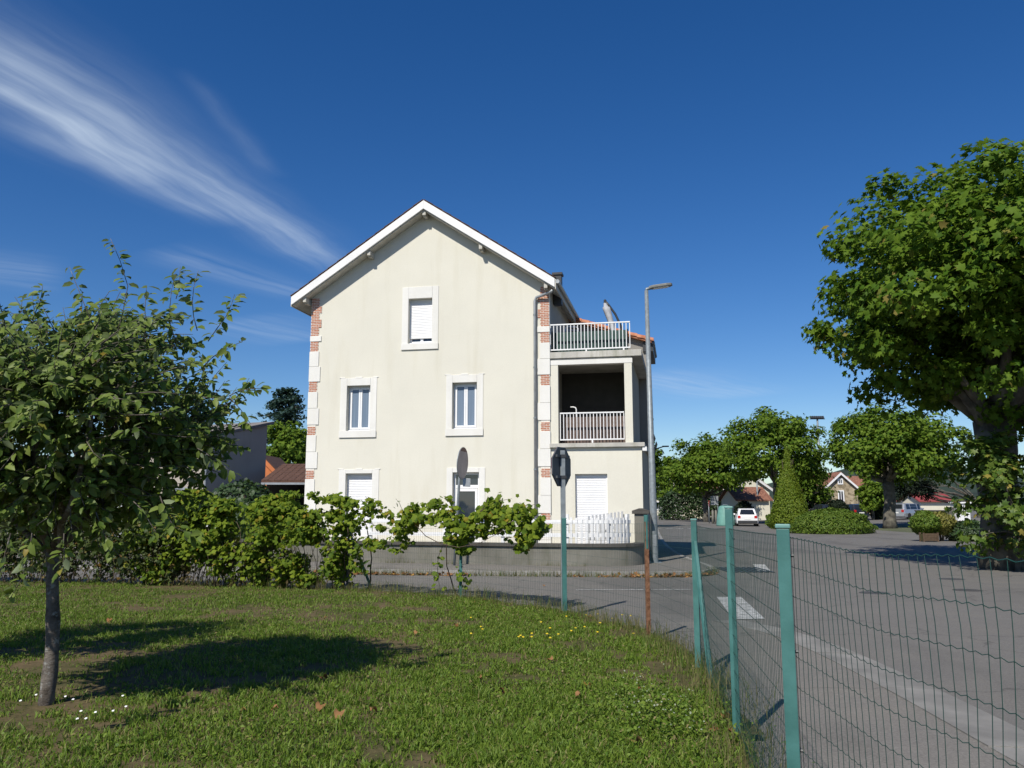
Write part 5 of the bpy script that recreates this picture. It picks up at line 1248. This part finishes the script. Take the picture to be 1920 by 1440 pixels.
# brown tiled shed
shed = empty('tiled_shed', (-11.6, 41, .2), 0, 'open shed with brown tiled roof beside the monopitch building', 'shed')
e_z = at(540, 904, 40.5)[2] - .2; r_z = at(540, 873, 44.0)[2] - .2
mb = MB(); mb.prism([(-.5, e_z - .08), (3.2, r_z - .08), (6.4, e_z - .08), (6.4, e_z + .06), (3.2, r_z + .06), (-.5, e_z + .06)], -.6, 6.5, 'x'); so = mb.build('roof', m_tile_brown, shed)
for j in range(9):
    t0 = j / 9; ya = -.5 + 3.7 * t0; za = e_z + (r_z - e_z) * t0; yb = ya + .46; zb = za + (r_z - e_z) * .12
    for i in range(22):
        mb = MB(); x = -.6 + i * .32; mb.add([(x, ya, za + .065), (x + .30, ya, za + .065), (x + .30, yb, zb + .075), (x, yb, zb + .075), (x, ya, za + .12), (x + .30, ya, za + .12), (x + .30, yb, zb + .10), (x, yb, zb + .10)], [(3, 2, 1, 0), (4, 5, 6, 7), (0, 1, 5, 4), (1, 2, 6, 5), (2, 3, 7, 6), (3, 0, 4, 7)]); mb.build('tile', m_tile_brown, so)
mb = MB(); mb.box(-.55, 6.4, 5.9, 6.1, -.2, e_z); mb.box(-.55, -.4, .2, 5.9, -.2, e_z); mb.build('wall', m_darkin, shed)
for x in (-.4, 2.0, 4.4): mb = MB(); mb.box(x - .07, x + .07, .0, .14, -.2, e_z - .05); mb.build('post', m_wood, shed)
mb = MB(); mb.box(-.6, 6.5, -.56, -.5, e_z - .12, e_z - .02); mb.build('gutter', m_zinc, shed)
org = gable_house('orange_outbuilding', 'bright orange rendered gable peeking out beside the monopitch building', hb_(487, 50), R(0), 4.2, 4, 2.6, 2.1, m_orange, m_tile_brown, over=.05, cat='building', vm=m_orange)
mb = MB(); mb.box(-1.2, 1.2, -.05, -.004, -.1, 2.0); mb.build('door', m_wood, org)
# trees on the left
def side_tree(name, px, Y, box, n, seed, label, mat, leaf, tmpl=STAR, lo=.3):
    x0, x1, y0, y1 = box; c = at((x0 + x1) / 2, (y0 + y1) / 2, Y); rx = (x1 - x0) / 2 / F * Y; rz_ = (y1 - y0) / 2 / F * Y; b = hb_(px, Y)
    return broad_tree(name, label, b, max(c[2] - rz_ * .7, 1.5), .25, c, (rx, rx, rz_), n, leaf, tmpl, mat, seed, 60, .25, None, lo=lo)
side_tree('round_tree', 530, 62, (492, 590, 782, 935), 6500, 81, 'round dark green tree behind the brown tiled shed', m_plane_far, .32)
side_tree('round_tree', 585, 70, (555, 640, 795, 930), 3500, 82, 'green tree half hidden by the house corner', m_plane_far, .34)
cd = hb_(528, 95); rs = np.random.RandomState(83)
ced = empty('cedar', cd, 0, 'tall blue-green cedar with flat layered branches on the left', 'tree')
mb = MB(); mb.tube([(0, 0, 0), (.1, 0, 7), (0, 0, 14.2)], [.5, .35, .08], 10); ctr = mb.build('trunk', m_bark, ced, smooth=True)
mb = MB(); pos = []
for z, rr in ((7.6, 3.4), (8.8, 3.2), (10.0, 3.1), (11.2, 2.9), (12.2, 2.6), (13.1, 2.3), (13.9, 1.7), (14.6, .8)):
    for k in range(7):
        a_ = rs.rand() * 6.28; l_ = rr * rs.uniform(.55, 1.1); e_ = np.array([math.cos(a_) * l_, math.sin(a_) * l_, z + rs.uniform(-.35, .45)]); mb.tube([(0, 0, z - .5), e_ * [.5, .5, 1] + [0, 0, .1], e_], [.10, .06, .02], 5)
        n_ = 110; t_ = rs.uniform(.25, 1.05, n_); pos.append(np.stack([e_[0] * t_ + rs.normal(size=n_) * .38, e_[1] * t_ + rs.normal(size=n_) * .38, e_[2] + rs.normal(size=n_) * .16], 1))
mb.build('limb', m_bark, ctr); pos = np.concatenate(pos)
leaf_cloud('crown', pos, np.array([0, 0, 1.0]) + rs.normal(size=pos.shape) * .4, .42 * rs.uniform(.6, 1.2, len(pos)), TUFT, m_cedar, ced, rs)
sb = at(455, 935, 34); surface_shrub('shrub', 'rounded green shrub in front of the monopitch building', (sb[0], 34, .2), ([(1.2, 0), (1.75, .8), (1.6, 1.8), (.9, 2.5), (.05, 2.75)], (1, .8)), 3800, .18, m_dark_leaf, 84, TUFT, .5)
sb = at(520, 935, 33); surface_shrub('shrub', 'low mixed shrub between the vine and the brown shed', (sb[0], 33, .2), ([(1.0, 0), (1.2, .8), (1.0, 1.7), (.5, 2.1), (.05, 2.2)], (1, .8)), 2400, .18, m_vine, 85, TUFT, .5)

# ------------------------------------------------------------------ grass, weeds, litter
rs = np.random.RandomState(101)
def lawn_points(n, boost):
    out = []
    while sum(len(o) for o in out) < n:
        k = n * 3
        y = 3.6 + rs.rand(k) ** 1.35 * 17.0; x = (rs.rand(k) * 2 - 1) * (y * .64 + .6); x = np.where(x > 2.1, x - 3, x)
        # ray-cast inside test, vectorised
        c = np.zeros(k, bool); m_ = len(LAWN)
        for i in range(m_):
            x1, y1 = LAWN[i]; x2, y2 = LAWN[(i + 1) % m_]
            if y1 == y2: continue
            c ^= ((y1 > y) != (y2 > y)) & (x < (x2 - x1) * (y - y1) / (y2 - y1) + x1)
        q = fbm(x * 1.3, y * 1.3, 77) + .35 * (vnoise(x * 7, y * 7, 78) - .5)
        c &= rs.rand(k) < np.clip((q - .32) * 3.4 + boost, .03, 1)
        out.append(np.stack([x[c], y[c]], 1))
    return np.concatenate(out)[:n]
def gzv(x, y): return .5 - .3 * np.clip((y - 4) / 18, 0, 1)
def lz(x, y): return gzv(x, y) + .05 + .05 * (fbm(x * .6, y * .6, 5) - .5)
def blades(name, xy, h, w, mat, kind='stuff', label=None, cat=None, bend=.5):
    n = len(xy); a = rs.rand(n) * 2 * math.pi; ca, sa = np.cos(a), np.sin(a); be = rs.uniform(.15, 1, n) * bend * h; b2 = rs.rand(n) * 2 * math.pi
    bx, by = np.cos(b2) * be, np.sin(b2) * be; z = lz(xy[:, 0], xy[:, 1]); X, Y = xy[:, 0], xy[:, 1]
    V = np.stack([np.stack([X - ca * w, Y - sa * w, z], 1), np.stack([X + ca * w, Y + sa * w, z], 1), np.stack([X + bx * .35 + ca * w * .8, Y + by * .35 + sa * w * .8, z + h * .6], 1), np.stack([X + bx * .35 - ca * w * .8, Y + by * .35 - sa * w * .8, z + h * .6], 1), np.stack([X + bx, Y + by, z + h * .95], 1)], 1)
    T = np.array([(0, 1, 2), (0, 2, 3), (3, 2, 4)])[None] + (np.arange(n) * 5)[:, None, None]
    o = link(name, np_mesh(name, V.reshape(-1, 3), T.reshape(-1, 3), mat)); tag(o, label, cat, kind=kind); return o
xy = lawn_points(180000, .30); sh_ = .6 + .8 * fbm(xy[:, 0] * .8, xy[:, 1] * .8, 91)
blades('grass', xy, rs.uniform(.018, .055, len(xy)) * sh_, rs.uniform(.0028, .0052, len(xy)) * (1 + xy[:, 1] * .035), m_grass, label='short patchy green grass covering the lawn', cat='grass', bend=1.0)
cl = lawn_points(700, -.25); xy = np.repeat(cl, 30, 0) + rs.normal(size=(700 * 30, 2)) * .035
blades('grass_tufts', xy, rs.uniform(.04, .11, len(xy)), rs.uniform(.0028, .0048, len(xy)), m_grass, label='taller tufts of grass scattered over the lawn', cat='grass', bend=.9)
# broad-leaved ground cover
xy = lawn_points(45000, .0); n = len(xy); pos = np.stack([xy[:, 0], xy[:, 1], lz(xy[:, 0], xy[:, 1]) + rs.uniform(.005, .04, n)], 1)
o = leaf_cloud('clover', pos, np.array([0, 0, 1.0]) + rs.normal(size=(n, 3)) * .5, rs.uniform(.014, .036, n), TUFT, m_grass, None, rs); tag(o, 'small broad-leaved clover and weeds among the grass', 'clover')
# tall weeds along the fence
Lw = np.array(FP); n = 5200; s = rs.rand(n) * (fd[9] - fd[2]) + fd[2]; x = np.interp(s, fd, Lw[:, 0]) + rs.normal(size=n) * .14 - .03; y = np.interp(s, fd, Lw[:, 1]) + rs.normal(size=n) * .14 - .05
hh = rs.uniform(.06, .30, n) * (.45 + .9 * fbm(s * 1.2, s * 0, 7)); blades('fence_weeds', np.stack([x, y], 1), hh, rs.uniform(.0018, .0036, n), m_drygrass, label='dry weeds and tall grass growing along the wire fence', cat='weeds', bend=.5)
# flowering weed patch by the fence
n = 2600; xy = np.array([1.05, 6.4]) + rs.normal(size=(n, 2)) * [.22, .5]; pos = np.stack([xy[:, 0], xy[:, 1], lz(xy[:, 0], xy[:, 1]) + rs.uniform(.0, .14, n)], 1)
o = leaf_cloud('weed_patch', pos, np.array([0, 0, 1.0]) + rs.normal(size=(n, 3)) * .6, rs.uniform(.015, .035, n), TUFT, m_grass, None, rs); tag(o, 'leafy weed patch with grey seed heads near the fence posts', 'weeds')
n = 70; xy = np.array([1.05, 6.4]) + rs.normal(size=(n, 2)) * [.20, .42]; pos = np.stack([xy[:, 0], xy[:, 1], lz(xy[:, 0], xy[:, 1]) + rs.uniform(.12, .20, n)], 1)
m_seed = M('seed_head', (.24, .27, .18), .8, .2, 5)
o = leaf_cloud('seed_heads', pos, np.array([0, -.5, 1.0]) + rs.normal(size=(n, 3)) * .5, rs.uniform(.010, .018, n), VINE, m_seed, None, rs); tag(o, 'pale grey seed heads on the weed patch', 'seed heads')
# small flowers
pts = [G(px, py) for (px, py) in ((150, 1357), (180, 1360), (213, 1358), (232, 1351), (118, 1330), (68, 1326), (143, 1376), (157, 1373), (134, 1337), (226, 1329), (35, 1337))]
pos = np.array([[p_[0] + .0, p_[1], p_[2] + .10] for p_ in pts]); o = leaf_cloud('daisies', pos, np.tile([0, -.5, 1.0], (len(pts), 1)), np.full(len(pts), .023), VINE, m_flower, None, rs); tag(o, 'small white daisies round the foot of the apple tree', 'flowers')
pts = [G(px, py) for (px, py) in zip(rs.uniform(870, 1230, 26), rs.uniform(1165, 1215, 26))]; pos = np.array([[p_[0], p_[1], p_[2] + .11] for p_ in pts]); o = leaf_cloud('yellow_flowers', pos, np.tile([0, -.4, 1.0], (len(pts), 1)), np.full(len(pts), .035), VINE, m_yflower, None, rs); tag(o, 'tiny yellow flowers dotted over the far lawn', 'flowers')
# fallen leaves, one by one
spots = [(515, 1350), (600, 1348), (635, 1362), (700, 1355), (900, 1290), (940, 1315), (1032, 1253), (1106, 1168), (1255, 1210), (1362, 1370), (1372, 1395), (1195, 1418), (1340, 1392), (1305, 1168), (908, 1135), (888, 1140), (1022, 1147), (1100, 1305), (855, 1185), (205, 1175), (607, 1290), (780, 1200), (1085, 1325), (455, 1355), (1020, 1100), (1200, 1310), (610, 1170)]
V0, T0 = VINE; V1 = V0.copy(); V1[:, 2] += 1.7 * V1[:, 1] ** 2 + .22 * np.sin(V1[:, 0] * 6 + V1[:, 1] * 3); dl = np_mesh('fallen_leaf', V1 - [.4, 0, 0], T0, m_deadleaf)
for i, (px, py) in enumerate(spots):
    p_ = G(px, py); o = link('fallen_leaf', dl); s_ = random.uniform(.055, .085); o.scale = (s_, s_, s_ * 1.2); lawn_ = in_lawn(p_[0], p_[1]); o.location = (p_[0], p_[1], p_[2] + (.085 if lawn_ else .02)); o.rotation_euler = (random.uniform(-.5, .2), random.uniform(-.4, .4), random.uniform(0, 6.28))
    tag(o, {0: 'orange curled leaf on the lawn midway between tree and left bottom', 9: 'reddish brown leaf at the foot of the second teal post', 24: 'brown leaf lying on the asphalt beyond the fence', 11: 'brown leaf on the lawn nearest the bottom edge', 19: 'brown leaf close behind the apple trunk'}.get(i, 'dry brown plane leaf fallen on the grass'), 'leaf', 'fallen leaves')
# leaf litter and dry grass along the far kerb
KPa = np.array([p_ for p_ in kp]); kd = np.concatenate([[0], np.cumsum(np.linalg.norm(np.diff(KPa, axis=0), axis=1))]); n = 900; s = rs.uniform(kd[18], kd[48], n); x = np.interp(s, kd, KPa[:, 0]); y = np.interp(s, kd, KPa[:, 1])
kk = fbm(s * .5, s * 0, 15) > .44; x, y = x[kk], y[kk]; n = len(x); y = y - .22 - np.abs(rs.normal(size=n)) * .07; x = x + rs.normal(size=n) * .05
o = leaf_cloud('leaf_litter', np.stack([x, y, .205 + rs.rand(n) * .05], 1), np.array([0, 0, 1.0]) + rs.normal(size=(n, 3)) * .5, rs.uniform(.06, .14, n), STAR, m_deadleaf, None, rs); tag(o, 'brown leaf litter gathered along the far kerb', 'leaf litter')
def verge(name, path, d0, n, label, h0, h1, seed):
    A_ = np.array(path); kd = np.concatenate([[0], np.cumsum(np.linalg.norm(np.diff(A_, axis=0), axis=1))]); s = rs.rand(n) * kd[-1]; m_ = fbm(s * .6, s * 0, seed) > .45; s = s[m_]; n = len(s)
    x = np.interp(s, kd, A_[:, 0]) + rs.normal(size=n) * .07; y = np.interp(s, kd, A_[:, 1]) + d0 + rs.normal(size=n) * .07
    V = []; hh = rs.uniform(h0, h1, n); a = rs.rand(n) * 6.28; z = gzv(x, y); w_ = .006
    V = np.stack([np.stack([x - np.cos(a) * w_, y - np.sin(a) * w_, z], 1), np.stack([x + np.cos(a) * w_, y + np.sin(a) * w_, z], 1), np.stack([x + rs.normal(size=n) * .05, y + rs.normal(size=n) * .05, z + hh + .1], 1)], 1)
    T = np.array([(0, 1, 2)])[None] + (np.arange(n) * 3)[:, None, None]; o = link(name, np_mesh(name, V.reshape(-1, 3), T.reshape(-1, 3), m_drygrass)); tag(o, label, 'grass', kind='stuff')
verge('wall_grass', [p_ for p_ in wall_pts[:44]], -.12, 2600, 'dry grass along the foot of the garden wall', .06, .22, 3)
verge('kerb_grass', [p_ for p_ in kp[16:52]], -.2, 2600, 'dry grass tufts in the gutter of the far kerb', .03, .12, 4)
